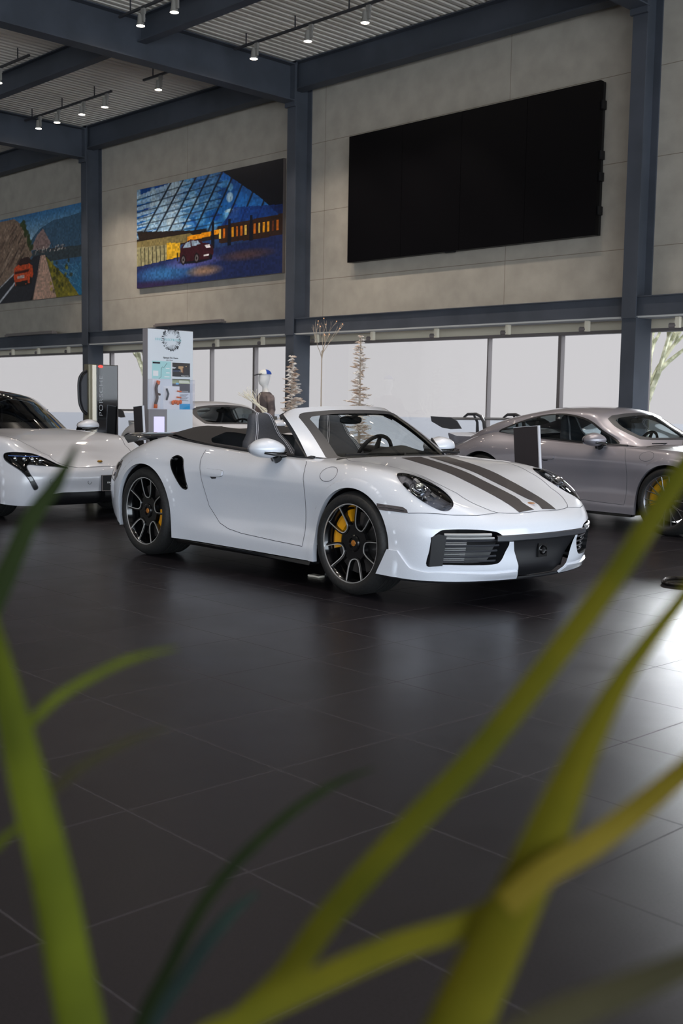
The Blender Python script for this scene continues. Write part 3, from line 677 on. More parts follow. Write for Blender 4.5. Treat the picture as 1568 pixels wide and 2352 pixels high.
    for s in (1, -1):
        mb = MB(); nn = 9
        blade = [(.800, .255), (.803, .44), (.775, .462), (.742, .452), (.745, .262)]
        V = [on(y, z, .012, s) for y, z in blade] + [on(y, z, -.05, s) for y, z in blade]
        mb.add(V, [tuple(range(5)), tuple(range(9, 4, -1))] + [(i, (i + 1) % 5, 5 + (i + 1) % 5, 5 + i) for i in range(5)]); mb.build('intake_blade', M['black_plastic'], root, label='matt black vertical air blade')
        for k, (z, dd, r) in enumerate([(.418, -.03, .007), (.385, -.035, .007), (.350, -.04, .007), (.315, -.045, .007), (.285, -.045, .007)]):
            pts = [on(y, z, dd, s) for y in np.linspace(.735, .40, 8)]
            mb = MB(); mb.tube(pts, r, 6); mb.build('intake_slat', M['dark_trim'], root, True)
        mb = MB()
        for z in np.linspace(.28, .42, 12): mb.tube([on(y, z, -.052, s) for y in np.linspace(.735, .60, 4)], .0042, 5)
        mb.build('radiator_fins', M['machined'], root, True)
        mb = MB(); mb.tube([on(y, .458, -.004, s) for y in np.linspace(.745, .49, 8)], .011, 8); mb.build('daylight_strip', M['machined'], root, True, label='bright horizontal light strip')
        mb = MB(); mb.tube([on(y, .436, -.006, s) for y in np.linspace(.745, .47, 8)], .008, 8); mb.build('daylight_strip', M['machined'], root, True, label='bright horizontal light strip')
    mb = MB(); ys = np.linspace(-.46, .46, 25); V = []
    for y in ys:
        for (z, d) in ((.452, .002), (.446, .012), (.418, .014), (.408, .002), (.408, -.03)): V.append(on(abs(y), z - .012 * (abs(y) < .3) * 0, d, 1 if y >= 0 else -1))
    mb.add(V, [(i * 5 + j, i * 5 + j + 1, (i + 1) * 5 + j + 1, (i + 1) * 5 + j) for i in range(24) for j in range(4)]); mb.build('bumper_trim', M['dark_trim'], root, True, 40, label='dark grey trim strip across the nose')
    mb = MB(); mb.box((.865, -.045, .285), (.885, .045, .375)); mb.lathe([(.0, .0), (.022, .003), (.026, .012), (.032, .0)], 20, axis='x', c=(.886, 0, .33)); mb.build('radar_sensor', M['black_gloss'], root, True, 30)
    # lip
    lipuv = np.array([(12.98, 0), (13.3, 1.62), (13.55, 1.68), (14.0, 1.0), (14.5, .78), (15.2, .78), (16.0, .78), (16.42, .85), (16.47, .4), (16.5, 0)])
    rl = sk.cut({'p': lipuv}, *sk.res)
    for s in (1, -1): lip = sk.obj('front_lip', rl['p'], paint, root, (s,), off=.014); sk.skirt('lip_edge', lipuv, lambda P, N: -N * .016, paint, lip, (s,), off0=.014)
    mb = MB(); pts = sk.line3(np.array([(13.3, 0), (13.9, 0), (14.5, 0), (15.2, 0), (16, 0), (16.5, 0), (17, 0)]), .004)[0]
    for s in (1, -1): mb.tube(smooth_open(pts * np.array([1, s, 1]) - np.array([.012, 0, .006]), 4), .011, 6)
    mb.build('splitter', M['black_plastic'], root, True)
    # sill blade
    for s in (1, -1):
        mb = MB(); mb.hexa([(-2.0, s * .80, .150), (-.42, s * .80, .150), (-.40, s * .905, .152), (-1.99, s * .925, .152), (-2.0, s * .80, .178), (-.42, s * .80, .178), (-.40, s * .895, .176), (-1.99, s * .91, .176)])
        mb.build('sill_trim', M['black_gloss'], root)
    # panel gaps
    for nm, path in (('door_seam', door[1:-1]), ('hood_seam', hood[2:-1]), ('bumper_seam', np.array([mk_[2]] + blend[2:] + [tuple(hood[-4])])), ('bumper_seam', np.array([(3.6, 4.9), (4.4, 4.4)]))):
        sk.ribbon(nm, path, .0045, M['seam'], root)
    fc = np.array([(-.27 + .085 * math.cos(a), .782 + .048 * math.sin(a)) for a in np.linspace(0, 2 * PI, 36, endpoint=False)])
    sk.ribbon('fuel_flap_seam', sk.inv(fc, [0, 2], lambda u, v: (v > 3.5) & (v < 6.9)), .004, M['seam'], root, (-1,), closed=True)
    # cabin opening rim
    if turbo:
        # roof lid with two humps and side flanks
        def lid(V, N, uv):
            b = .060 * np.exp(-((V[:, 1] - .40) / .26) ** 2) * np.clip((V[:, 0] + 2.66) / .28, 0, 1) * np.clip((-1.55 - V[:, 0]) / .6, 0, 1)
            return np.stack([0 * b, 0 * b, b], 1)
        sk.obj('roof_lid', R['tonneau'], M['canvas'], root, off=.004, disp=lid, label='black folded roof cover behind the seats')
        for s in (1, -1):
            mb = MB(); pts = sk.line3(np.array([(4.95, 8.2), (5.35, 7.35), (6.2, 6.99), (6.9, 6.99), (8.1, 6.99), (9.2, 7.0), (10.4, 7.0)]), .004)[0] * np.array([1, s, 1]); mb.tube(smooth_open(pts, 5), .007, 6)
            mb.build('belt_seal', M['black_plastic'], root, True)
        sk.skirt('intake_tunnel', si, lambda P, N: np.stack([-.06 - 0 * P[:, 0], -.10 + 0 * P[:, 0], 0 * P[:, 0]], 1), M['black_gloss'], root, back=True)
        for s in (1, -1):
            mb = MB(); pts = sk.line3(np.concatenate([si, si[:1]]), .001)[0] * np.array([1, s, 1]); mb.tube(pts, .0065, 6, cap=False)
            mb.build('side_intake_trim', M['black_gloss'], root, True, label='gloss black surround of the side air intake')
        # stripes
        for s in (1, -1):
            xy = []; xs = np.linspace(-.20, .835, 26)
            band = lambda x, t: (.036 + t * (.20 - .02 * t * 0 - .045 * np.clip((x - 0) / .84, 0, 1)))
            V = []
            for x in xs:
                for t in np.linspace(0, 1, 7):
                    y = band(x, t); y = y + (.0 if x < .68 else 0) + (.030 * math.exp(-((x - .77) / .05) ** 2) * (1 - t))
                    V.append((x, y))
            uv = sk.inv(V, [0, 1], lambda u, v: (v > 5.4) & (u > 10.5)); P, N = sk.line3(uv, .0022); P = P * np.array([1, s, 1])
            mb = MB(); mb.add([tuple(p) for p in P], [(i * 7 + j, i * 7 + j + 1, (i + 1) * 7 + j + 1, (i + 1) * 7 + j) for i in range(25) for j in range(6)]); mb.build('hood_stripe', M['stripe'], root, True, label='dark grey racing stripe')
        P = sk.P(*[np.array([q]) for q in sk.inv([(.775, 0.0)], [0, 1], lambda u, v: (v > 5.4) & (u > 14))[0]])[0]
        mb = MB(); mb.ell(tuple(P + [0, 0, .002]), (.032, .024, .004), 20, 8); cr = mb.build('hood_crest', M['crest'], root, True, label='small gold and orange crest'); 
        # windscreen frame
        def WS(s_, t):
            s_ = np.asarray(s_, float); t = np.asarray(t, float)
            xb = -.235 - .42 * np.abs(s_) ** 2.3; yb = .705 * s_; zb = .885 - .025 * s_ ** 2
            xh = -.93 - .215 * np.abs(s_) ** 2.2; yh = .575 * s_; zh = 1.243 - .040 * np.abs(s_) ** 2.6
            q = .022 * np.sin(PI * np.clip(t, 0, 1)); rnd = .03 * np.clip((np.abs(s_) - .8) / .2, 0, 1) ** 2 * np.clip((t - .75) / .25, 0, 1) ** 2
            return np.stack([xb + (xh - xb) * t + q * .5, yb + (yh - yb) * t - rnd, zb + (zh - zb) * t + q * .8 - rnd], -1)
        sw = Skin(WS, (0, 1), (0, 1), (.75, .8)); sw.res = (.03, .03)
        gl = np.array([(0, .0), (.85, .0), (.885, .03), (.885, .80), (.85, .865), (.80, .89), (.5, .905), (0, .905)])
        gi = np.array([(0, .03), (.78, .03), (.80, .06), (.80, .74), (.76, .79), (.5, .82), (0, .82)])
        Rw = sw.cut({'in': gi, 'out': gl}, *sw.res, step=.03)
        for k, m_, nm in (('rest', paint, 'windscreen_frame'), ('out', M['dark_trim'], 'windscreen_border'), ('in', M['glass'], 'windscreen')):
            o = sw.obj(nm, Rw[k], m_, root)
        # thickness of the pillar: inner faces and seal
        mb = MB()
        for s in (1, -1):
            f = np.array([1, s, 1]); e = WS(np.ones(24), np.linspace(0, 1, 24)) * f; e2 = e + np.array([-.035, 0, -.012]); e3 = WS(np.ones(24) * .87, np.linspace(0, 1, 24)) * f + np.array([-.045, 0, -.035])
            V = [tuple(x) for x in e] + [tuple(x) for x in e2] + [tuple(x) for x in e3]; mb.add(V, [(i, i + 1, 24 + i + 1, 24 + i) for i in range(23)] + [(24 + i, 25 + i, 49 + i, 48 + i) for i in range(23)])
        ss = np.linspace(-1, 1, 41); e = np.array([WS(abs(q), 1.0) * np.array([1, np.sign(q) if q else 1, 1]) for q in ss]); e2 = e + np.array([-.045, 0, -.010]); e3 = np.array([WS(abs(q), .88) * np.array([1, np.sign(q) if q else 1, 1]) for q in ss]) + np.array([-.045, 0, -.03])
        mb.add([tuple(x) for x in e] + [tuple(x) for x in e2] + [tuple(x) for x in e3], [(i, i + 1, 41 + i + 1, 41 + i) for i in range(40)] + [(41 + i, 42 + i, 83 + i, 82 + i) for i in range(40)])
        mb.build('pillar_trim', M['dark_trim'], root, True, 40)
        for s in (1, -1):
            mb = MB(); mb.prism([(-.66, .862), (-.80, .862), (-.80, 1.0)], s * .70, s * .715, 'y')
            mb.build('quarter_pane', M['black_plastic'], root)
    else:
        sg, uvd, ws, wi, rw = greenhouse(root, paint, G911)
        Rg = sg.cut({'wi': np.array(wi), 'ws': np.array(ws), 'dlo': uvd, 'rw': np.array(rw)}, *sg.res, step=.03)
        sg.obj('roof', Rg['rest'], paint, root); sg.obj('windscreen', Rg['wi'], M['glass'], root); sg.obj('windscreen_border', Rg['ws'], M['dark_trim'], root)
        sg.obj('rear_window', Rg['rw'], M['glass_mid'], root)
        for s in (1, -1):
            wn = sg.obj('side_window', Rg['dlo'], M['glass_mid'], root, (s,), off=-.004)
            sg.ribbon('window_seal', uvd, .022, M['black_plastic'], wn, (s,), closed=True, off=.002)
            sg.ribbon('window_divider', sg.inv([(-1.83, .93), (-1.86, 1.16)], [0, 2], lambda u, v: v < 2.6), .05, M['black_gloss'], wn, (s,), off=.001)
    mb = MB(); mb.ell((-.99 if turbo else -1.0, 0, 1.135), (.012, .115, .032), 20, 10, f=lambda p: Vector([math.copysign(abs(q) ** .7, q) for q in p])); mb.tube([(-.98, 0, 1.15), (-.90, 0, 1.19)], .016, 8); mb.box((-.96, -.05, 1.17), (-.86, .05, 1.20)); mb.build('rear_view_mirror', M['dark_trim'], root, True, 50)
    make_cabin(root)
    for s in (1, -1):
        mb = MB(); mb.tube(sk.line3(np.array([(6.9, 7.12), (8.0, 7.14), (9.2, 7.1), (10.3, 7.1)]), .0)[0] * np.array([1, s, 1]) - np.array([0, s * .02, .012]), .028, 8)
        mb.build('door_top_trim', M['interior'], root, True)
    for y0 in (.30, -.30):
        mb = MB(); mb.tube([(-.36, y0 + .25, .905), (-.40, y0 + .05, .905), (-.38, y0 - .30, .905)], [.010, .008, .006], 6)
        mb.build('wiper', M['black_plastic'], root, True)
    for s in (1, -1): make_mirror(root, s, paint)
    st = 'turbo' if turbo else 'gt'
    rot_f, rot_r = (.14, PI / 5 - .03) if turbo else (.1, .3)
    for s in (1, -1):
        q = -s   # angles are given as seen from the right side
        make_wheel(s, .343, .255, .262, .893, 0, .343, root, st, (math.radians(105), math.radians(195)), rot_f)
        make_wheel(s, .361, .315, .274, .925, -2.45, .361, root, st, (math.radians(-38), math.radians(8)), rot_r)
    # rear wing
    if turbo:
        mb = MB(); ys = np.linspace(-.62, .62, 17); V = []
        for y in ys:
            x0 = -3.36 + .10 * (abs(y) / .62) ** 2; z0 = .955
            for (dx, dz) in ((0, -.012), (-.01, .012), (.06, .020), (.20, .012), (.24, -.004), (.2, -.03), (.05, -.05)): V.append((x0 + dx, y, z0 + dz - (.02 if abs(y) > .58 else 0)))
        mb.add(V, [(i * 7 + j, i * 7 + (j + 1) % 7, (i + 1) * 7 + (j + 1) % 7, (i + 1) * 7 + j) for i in range(16) for j in range(7)] + [tuple(range(7))[::-1], tuple(range(112, 119))])
        mb.build('rear_wing', M['wing_black'], root, True, 40, label='raised dark grey rear wing')
        for y in (-.35, .35):
            mb = MB(); mb.box((-3.24, y - .03, .80), (-3.18, y + .03, .93))
            mb.build('wing_strut', M['black_plastic'], root)
    else:
        W_ = thing_part('rear_wing', root, (0, 0, 0)); W_['label'] = 'high grey swan neck rear wing'
        mb = MB(); ys = np.linspace(-.85, .85, 19); V = []
        for y in ys:
            for (x, z) in ((-3.30, 1.085), (-3.29, 1.105), (-3.18, 1.112), (-3.02, 1.10), (-2.98, 1.09), (-3.05, 1.080), (-3.2, 1.085)): V.append((x, y, z + .015))
        mb.add(V, [(i * 7 + j, i * 7 + (j + 1) % 7, (i + 1) * 7 + (j + 1) % 7, (i + 1) * 7 + j) for i in range(18) for j in range(7)] + [tuple(range(7))[::-1], tuple(range(126, 133))])
        mb.build('wing_blade', M['wing_grey'], W_, True, 40)
        for s in (1, -1):
            mb = MB(); mb.prism([(-3.36, 1.135), (-3.02, 1.125), (-2.92, 1.085), (-2.84, .995), (-3.02, .985), (-3.16, 1.0), (-3.34, 1.07)], s * .85, s * .862, 'y'); mb.build('wing_endplate', M['wing_grey'], W_)
            mb = MB(); mb.tube([(-3.27, s * .37, 1.125), (-3.20, s * .37, 1.165), (-3.06, s * .37, 1.168), (-2.98, s * .37, 1.14), (-2.93, s * .37, 1.07), (-2.90, s * .37, .93)], [.012, .018, .02, .02, .022, .026], 8)
            mb.tube([(-3.10, s * .37, 1.16), (-3.04, s * .37, 1.07), (-3.03, s * .37, .91)], [.014, .016, .022], 8); mb.build('swan_neck', M['wing_grey'], W_, True)
        mb = MB(); ys = np.linspace(-.62, .62, 17); V = []
        for y in ys:
            x0 = .14 * (abs(y) / .62) ** 2
            for (x, z) in ((-3.05, .90), (-3.28, .90), (-3.42, .935), (-3.43, .92), (-3.38, .80), (-3.0, .80)): V.append((x + x0, y, z))
        mb.add(V, [(i * 6 + j, i * 6 + (j + 1) % 6, (i + 1) * 6 + (j + 1) % 6, (i + 1) * 6 + j) for i in range(16) for j in range(6)] + [tuple(range(6))[::-1], tuple(range(96, 102))])
        mb.build('ducktail', paint, root, True, 40)
    return root
def make_saloon(name, label, pose, paint):
    """low electric four-door: same kind of skin, longer, flatter nose"""
    root = thing(name, label, 'car', (pose[0], pose[1], 0), pose[2])
    C = np.array(C911, float); C[..., 0] = np.where(C[..., 0] < 0, C[..., 0] * 1.20, C[..., 0] * .98); C[..., 1] *= 1.035; C[..., 2] = np.where(C[..., 2] > .6, .6 + (C[..., 2] - .6) * 1.08, C[..., 2])
    C[14, :, 1] *= 1.045; C[15, :, 1] *= 1.14; C[16, :, 1] *= 1.15; C[15, :, 0] += .01; C[14, :, 0] -= .01
    C[15, 6:8, 2] += .03; C[14, 6:8, 2] += .012; C[13, 6:8, 2] += .01; C[:13, 7:, 2] += .004
    S = Surf(C); wheels = [(0, .36, .385), (-2.9, .36, .385)]; disp = arch_disp(wheels, 0)
    sk = Skin(lambda u, v: (lambda X: X + disp(X, None, None))(S.ev(u, v)), (0, 17), (0, 9), (.29, .115), -1); sk.res = (.10, .20)
    frm = lambda u, v: (u > 12.9) & (v < 7.6)
    A = [arch_uv(sk, *w_) for w_ in wheels]
    hl = smoothpoly([(.895, .60), (.888, .665), (.86, .702), (.80, .708), (.70, .695), (.60, .645), (.50, .585), (.42, .548), (.56, .566), (.70, .578), (.80, .585), (.815, .52), (.775, .42), (.745, .36), (.762, .335), (.785, .345), (.82, .43), (.862, .52)], 4)
    lampuv = sk.inv(hl, [1, 2], frm)
    intake = sk.inv([(0, .30), (.50, .30), (.62, .285), (.69, .25), (.71, .185), (.5, .18), (0, .18)], [1, 2], frm); intake[0, 0] = 17; intake[-1, 0] = 17; intake[-1, 1] = 0; intake[-2, 1] = 0; intake[-3, 1] = 0
    hood = sk.inv([(-.22, 0), (-.30, .35), (-.42, .66), (-.1, .74), (.20, .70), (.45, .60), (.65, .52), (.78, .45), (.845, .30), (.865, 0)], [0, 1], lambda u, v: (v > 5.4) & (u > 10.4)); hood[0, 1] = 9; hood = np.concatenate([hood, [[17, 9]]]); hood[-2, 0] = 17
    cock = np.array([(6.6, 9), (6.6, 8.0), (7.2, 7.4), (8.0, 7.12), (10.3, 7.05), (10.7, 7.3), (10.8, 9)])
    door = np.array([(8.9, 7.05), (8.9, 5), (8.95, 3), (9.05, 1.3), (10.55, 1.1), (10.6, 4), (10.5, 6.5), (10.4, 7.05)])
    R = sk.cut({'a0': A[0], 'a1': A[1], 'lamp': lampuv, 'intake': intake, 'cockpit': cock, 'hood': hood, 'door': door}, *sk.res, step=.03)
    sk.obj('body_shell', R['rest'], paint, root); sk.obj('hood', R['hood'], paint, root)
    for s in (1, -1): sk.obj('door', R['door'], paint, root, (s,))
    sk.obj('lower_intake', R['intake'], M['black_plastic'], root, disp=lambda V, N, uv: np.stack([-.08 + 0 * V[:, 0], 0 * V[:, 0], 0 * V[:, 0]], 1), label='wide black lower air intake')
    sk.skirt('intake_edge', intake, lambda P, N: np.stack([-.08 + 0 * P[:, 0], 0 * P[:, 0], 0 * P[:, 0]], 1), M['black_plastic'], root)
    for s in (1, -1):
        h = thing_part('headlight', root, (0, 0, 0)); g = sk.geo(R['lamp'], -.006); V, N, T = sk.side(g, s); mk('lamp_housing', V, T, M['black_gloss'], h, normals=N)
        f = np.array([1, s, 1])
        for (y, z) in ((.85, .645), (.805, .645), (.75, .643), (.68, .628)):
            p = sk.P(*[np.array([q]) for q in sk.inv([(y, z)], [1, 2], frm)[0]])[0] * f; mb = MB(); mb.ell(tuple(p + [.002, 0, 0]), (.018, .022, .020), 12, 8); mb.build('lamp_module', M['chrome'], h, True)
        mb = MB(); mb.tube([sk.P(*[np.array([q]) for q in sk.inv([(y, .672)], [1, 2], frm)[0]])[0] * f + [.006, 0, 0] for y in np.linspace(.87, .66, 6)], .005, 6); mb.build('daylight_strip', M['blue_refl'], h, True)
        sk.ribbon('lamp_edge', lampuv, .008, M['seam'], h, (s,), closed=True)
        sk.skirt('arch_lip', A[0], lambda P, N: np.stack([0 * P[:, 0], -.035 + 0 * P[:, 0], 0 * P[:, 0]], 1), paint, root, (s,), closed=False)
        sk.skirt('arch_lip', A[1], lambda P, N: np.stack([0 * P[:, 0], -.035 + 0 * P[:, 0], 0 * P[:, 0]], 1), paint, root, (s,), closed=False)
        for (xc, zc, r) in wheels:
            mb = MB(); mb.lathe([(r + .004, s * .90), (r + .004, s * .52), (0, s * .52)], 24, c=(xc, 0, zc), a0=-.45, a1=PI + .45); mb.build('wheel_well', M['black_plastic'], root, True, 40)
            make_wheel(s, zc, .27, .268, .925, xc, zc, root, 'gt', (1.8, 3.3), .2)
    mb = MB(); mb.prism([(-3.7, .17), (.5, .155), (.62, .2), (.5, .35), (-3.7, .35)], -.5, .5); mb.build('underbody', M['black_plastic'], root)
    sk.ribbon('hood_seam', hood[2:-1], .006, M['seam'], root)
    def on(y, z, d): p = sk.P(*[np.array([q]) for q in sk.inv([(abs(y), z)], [1, 2], frm)[0]])[0]; return (p[0] + d, y, p[2])
    P = sk.P(*[np.array([q]) for q in sk.inv([(.80, 0.0)], [0, 1], lambda u, v: (v > 5.4) & (u > 14))[0]])[0]
    mb = MB(); mb.ell(tuple(P + [.004, 0, .006]), (.026, .030, .014), 18, 8); mb.build('hood_crest', M['gold_badge'], root, True, label='small gold badge')
    x0 = on(0, .36, .02)[0] + .012
    pl = thing_part('number_plate', root, (x0, .085, .385)); mb = MB(); mb.box((-.015, -.1525, -.085), (0, .1525, .085)); bevel(mb.build('plate_panel', M['screen_edge'], pl), .006)
    mb = MB()
    for a, b, c, d in ((-.1525, -.085, .1525, -.079), (-.1525, .079, .1525, .085), (-.1525, -.085, -.146, .085), (.146, -.085, .1525, .085)): mb.box((0, a, b), (.004, c, d))
    mb.build('plate_frame', M['frame_alu'], pl)
    text('POLICARO', 'plate_lettering', .026, (.0015, -.085, -.006), Matrix(((0, 0, 1), (1, 0, 0), (0, 1, 0))), M['white_print'], pl, sx=.9)
    text('AUTOMOTIVE', 'plate_lettering', .009, (.0015, -.05, -.020), Matrix(((0, 0, 1), (1, 0, 0), (0, 1, 0))), M['white_print'], pl)
    mb = MB()
    for k in range(3): q = .032 + k * .012; mb.hexa([(.001, q, -.012), (.001, q + .008, -.012), (.001, q + .016, .024), (.001, q + .008, .024), (.003, q, -.012), (.003, q + .008, -.012), (.003, q + .016, .024), (.003, q + .008, .024)])
    mb.build('plate_emblem', M['white_print'], pl)
    for y, z in ((-.62, .42), (-.20, .40)):
        mb = MB(); a = on(y, z, .001); mb.tube([(a[0], a[1] + .022 * math.cos(t), a[2] + .022 * math.sin(t)) for t in np.linspace(0, 2 * PI, 20)], .0018, 5, cap=False); mb.build('parking_sensor', M['seam'], root, True)
    G = np.array(G911, float); G[..., 0] = np.where(G[..., 0] < -.3, -.3 + (G[..., 0] + .3) * 1.22, G[..., 0]) - .06; G[..., 1] *= 1.05; G[..., 2] = .86 + (G[..., 2] - .86) * 1.17 + .012
    SG = Surf(G, mir_u=False); sg = Skin(lambda u, v: SG.ev(u, v), (0, 7), (0, 4), (.45, .25)); sg.res = (.09, .09)
    gx = lambda x: -.3 + (x + .3) * 1.22 - .06; gz = lambda z: .86 + (z - .86) * 1.17 + .012
    dlo = sg.inv([(gx(x), gz(z)) for x, z in smoothpoly([(-.80, .885), (-.97, 1.01), (-1.16, 1.115), (-1.35, 1.165), (-1.6, 1.185), (-1.85, 1.155), (-2.1, 1.09), (-2.28, 1.02), (-2.365, .972), (-2.25, .95), (-2.0, .925), (-1.5, .905), (-1.1, .892)], 4)], [0, 2], lambda u, v: v < 2.6)
    _, _, ws, wi, rw = greenhouse(root, paint, G911)
    Rg = sg.cut({'wi': np.array(wi), 'dlo': dlo, 'rw': np.array(rw)}, *sg.res, step=.035)
    sg.obj('roof', Rg['rest'], M['black_gloss'], root, label='black roof and pillars'); sg.obj('windscreen', Rg['wi'], M['glass_dark'], root); sg.obj('rear_window', Rg['rw'], M['glass_dark'], root)
    for s in (1, -1): sg.obj('side_window', Rg['dlo'], M['glass_dark'], root, (s,), off=-.003)
    roof_edge = sg.line3(np.array([(1.2, 2.02), (1.8, 2.1), (2.4, 2.05), (3, 2.0), (4, 2.0), (5, 2.0), (6, 2.0)]), .006)[0]  # added pale strip for the roof's light top edge, not a rail
    for s in (1, -1): mb = MB(); mb.tube(smooth_open(roof_edge * np.array([1, s, 1]), 4), .014, 8); mb.build('roof_edge_strip', paint, root, True)
    make_cabin(root)
    for s in (1, -1): make_mirror(root, s, paint)
    for o in root.children:
        if o.name.startswith('door_mirror'): o.location.x += .10; o.location.y *= 1.10; o.location.z += .02
    return root
# ------------------------------------------------------------------ the hall
Yw = 14.0; XL, XR = -33.0, 6.2; YN = -13.0
fl = mat('floor_tile', rgb(50, 48, 54), .4)
t = fl.node_tree; b = t.nodes['Principled BSDF']
def N_(k, **kw):
    n = t.nodes.new(k)
    for a, v in kw.items(): setattr(n, a, v)
    return n
tc = N_('ShaderNodeTexCoord'); mp = N_('ShaderNodeMapping'); mp.inputs['Rotation'].default_value = (0, 0, math.radians(1.2)); t.links.new(tc.outputs['Object'], mp.inputs[0])
sp = N_('ShaderNodeSeparateXYZ'); t.links.new(mp.outputs[0], sp.inputs[0])
def grout(out, L, ph):
    a = N_('ShaderNodeMath', operation='MULTIPLY_ADD'); a.inputs[1].default_value = 1 / L; a.inputs[2].default_value = -ph + 100; t.links.new(out, a.inputs[0])
    f = N_('ShaderNodeMath', operation='FRACT'); t.links.new(a.outputs[0], f.inputs[0])
    g = N_('ShaderNodeMath', operation='PINGPONG'); g.inputs[1].default_value = .5; t.links.new(f.outputs[0], g.inputs[0])
    l = N_('ShaderNodeMath', operation='LESS_THAN'); l.inputs[1].default_value = .0042; t.links.new(g.outputs[0], l.inputs[0])
    fl_ = N_('ShaderNodeMath', operation='FLOOR'); t.links.new(a.outputs[0], fl_.inputs[0]); return l, fl_
gx, ix = grout(sp.outputs[0], .597, .2107); gy, iy = grout(sp.outputs[1], .600, .010)
mxg = N_('ShaderNodeMath', operation='MAXIMUM'); t.links.new(gx.outputs[0], mxg.inputs[0]); t.links.new(gy.outputs[0], mxg.inputs[1])
cmb = N_('ShaderNodeCombineXYZ'); t.links.new(ix.outputs[0], cmb.inputs[0]); t.links.new(iy.outputs[0], cmb.inputs[1])
wn = N_('ShaderNodeTexWhiteNoise'); wn.noise_dimensions = '3D'; t.links.new(cmb.outputs[0], wn.inputs['Vector'])
ns = N_('ShaderNodeTexNoise'); ns.inputs['Scale'].default_value = 130; ns.inputs['Detail'].default_value = 3; t.links.new(tc.outputs['Object'], ns.inputs['Vector'])
n2 = N_('ShaderNodeTexNoise'); n2.inputs['Scale'].default_value = 2.2; n2.inputs['Detail'].default_value = 5; t.links.new(tc.outputs['Object'], n2.inputs['Vector'])
cr = N_('ShaderNodeValToRGB'); cr.color_ramp.elements[0].position = .36; cr.color_ramp.elements[0].color = rgb(15, 13, 17); cr.color_ramp.elements[1].position = .52; cr.color_ramp.elements[1].color = rgb(28, 25, 30)
t.links.new(ns.outputs['Fac'], cr.inputs[0])
tm = N_('ShaderNodeMapRange'); tm.inputs[3].default_value = .86; tm.inputs[4].default_value = 1.12; t.links.new(wn.outputs['Value'], tm.inputs[0])
sc_ = N_('ShaderNodeVectorMath', operation='SCALE'); t.links.new(cr.outputs[0], sc_.inputs[0]); t.links.new(tm.outputs[0], sc_.inputs['Scale'])
mc = N_('ShaderNodeMixRGB'); mc.inputs[2].default_value = rgb(54, 51, 56); t.links.new(mxg.outputs[0], mc.inputs[0]); t.links.new(sc_.outputs[0], mc.inputs[1]); t.links.new(mc.outputs[0], b.inputs['Base Color'])
rr = N_('ShaderNodeMapRange'); rr.inputs[1].default_value = .35; rr.inputs[2].default_value = .65; rr.inputs[3].default_value = .31; rr.inputs[4].default_value = .36; t.links.new(n2.outputs['Fac'], rr.inputs[0])
rm = N_('ShaderNodeMixRGB'); rm.inputs[2].default_value = (.8, .8, .8, 1); t.links.new(mxg.outputs[0], rm.inputs[0]); t.links.new(rr.outputs[0], rm.inputs[1]); t.links.new(rm.outputs[0], b.inputs['Roughness'])
bp = N_('ShaderNodeBump'); bp.inputs['Strength'].default_value = .06; bp.inputs['Distance'].default_value = .002; t.links.new(ns.outputs['Fac'], bp.inputs['Height']); t.links.new(bp.outputs[0], b.inputs['Normal'])
b.inputs['Specular IOR Level'].default_value = .32
mb = MB(); mb.box((XL, YN, -.12), (XR, Yw + .5, 0)); tag(mb.build('floor', fl), kind='structure')
mb = MB(); mb.box((-120, Yw + .5, -.25), (80, 110, -.10)); tag(mb.build('snowy_ground', M['snow']), 'snow covered ground outside the shop windows', kind='structure')
# back wall: textured stone panels with dark joints
wm = mat('wall_stone', rgb(206, 194, 172), .75); t = wm.node_tree; b = t.nodes['Principled BSDF']
tc = N_('ShaderNodeTexCoord'); sp = N_('ShaderNodeSeparateXYZ'); t.links.new(tc.outputs['Object'], sp.inputs[0])
gx, ix = grout(sp.outputs[0], 4.07, .3464 - 0); gy, iy = grout(sp.outputs[2], 1.205, .905)
for g_, w_ in ((gx, .0011), (gy, .0040)): g_.inputs[1].default_value = w_
# joints at x = -10.80, -14.88, -18.95 ; z = 3.52, 4.72, 5.96
mxg = N_('ShaderNodeMath', operation='MAXIMUM'); t.links.new(gx.outputs[0], mxg.inputs[0]); t.links.new(gy.outputs[0], mxg.inputs[1])
n1 = N_('ShaderNodeTexNoise'); n1.inputs['Scale'].default_value = 3; n1.inputs['Detail'].default_value = 6; t.links.new(tc.outputs['Object'], n1.inputs['Vector'])
n3 = N_('ShaderNodeTexNoise'); n3.inputs['Scale'].default_value = 60; n3.inputs['Detail'].default_value = 4; t.links.new(tc.outputs['Object'], n3.inputs['Vector'])
cr = N_('ShaderNodeValToRGB'); cr.color_ramp.elements[0].position = .3; cr.color_ramp.elements[0].color = rgb(158, 151, 140); cr.color_ramp.elements[1].position = .7; cr.color_ramp.elements[1].color = rgb(174, 167, 155); t.links.new(n1.outputs['Fac'], cr.inputs[0])
mc = N_('ShaderNodeMixRGB'); mc.inputs[2].default_value = rgb(120, 110, 96); t.links.new(mxg.outputs[0], mc.inputs[0]); t.links.new(cr.outputs[0], mc.inputs[1]); t.links.new(mc.outputs[0], b.inputs['Base Color'])
bp = N_('ShaderNodeBump'); bp.inputs['Strength'].default_value = .25; bp.inputs['Distance'].default_value = .003; t.links.new(n3.outputs['Fac'], bp.inputs['Height']); t.links.new(bp.outputs[0], b.inputs['Normal'])
mb = MB(); mb.box((XL, Yw, 2.60), (XR, Yw + .5, 7.9)); tag(mb.build('wall_back', wm), kind='structure')
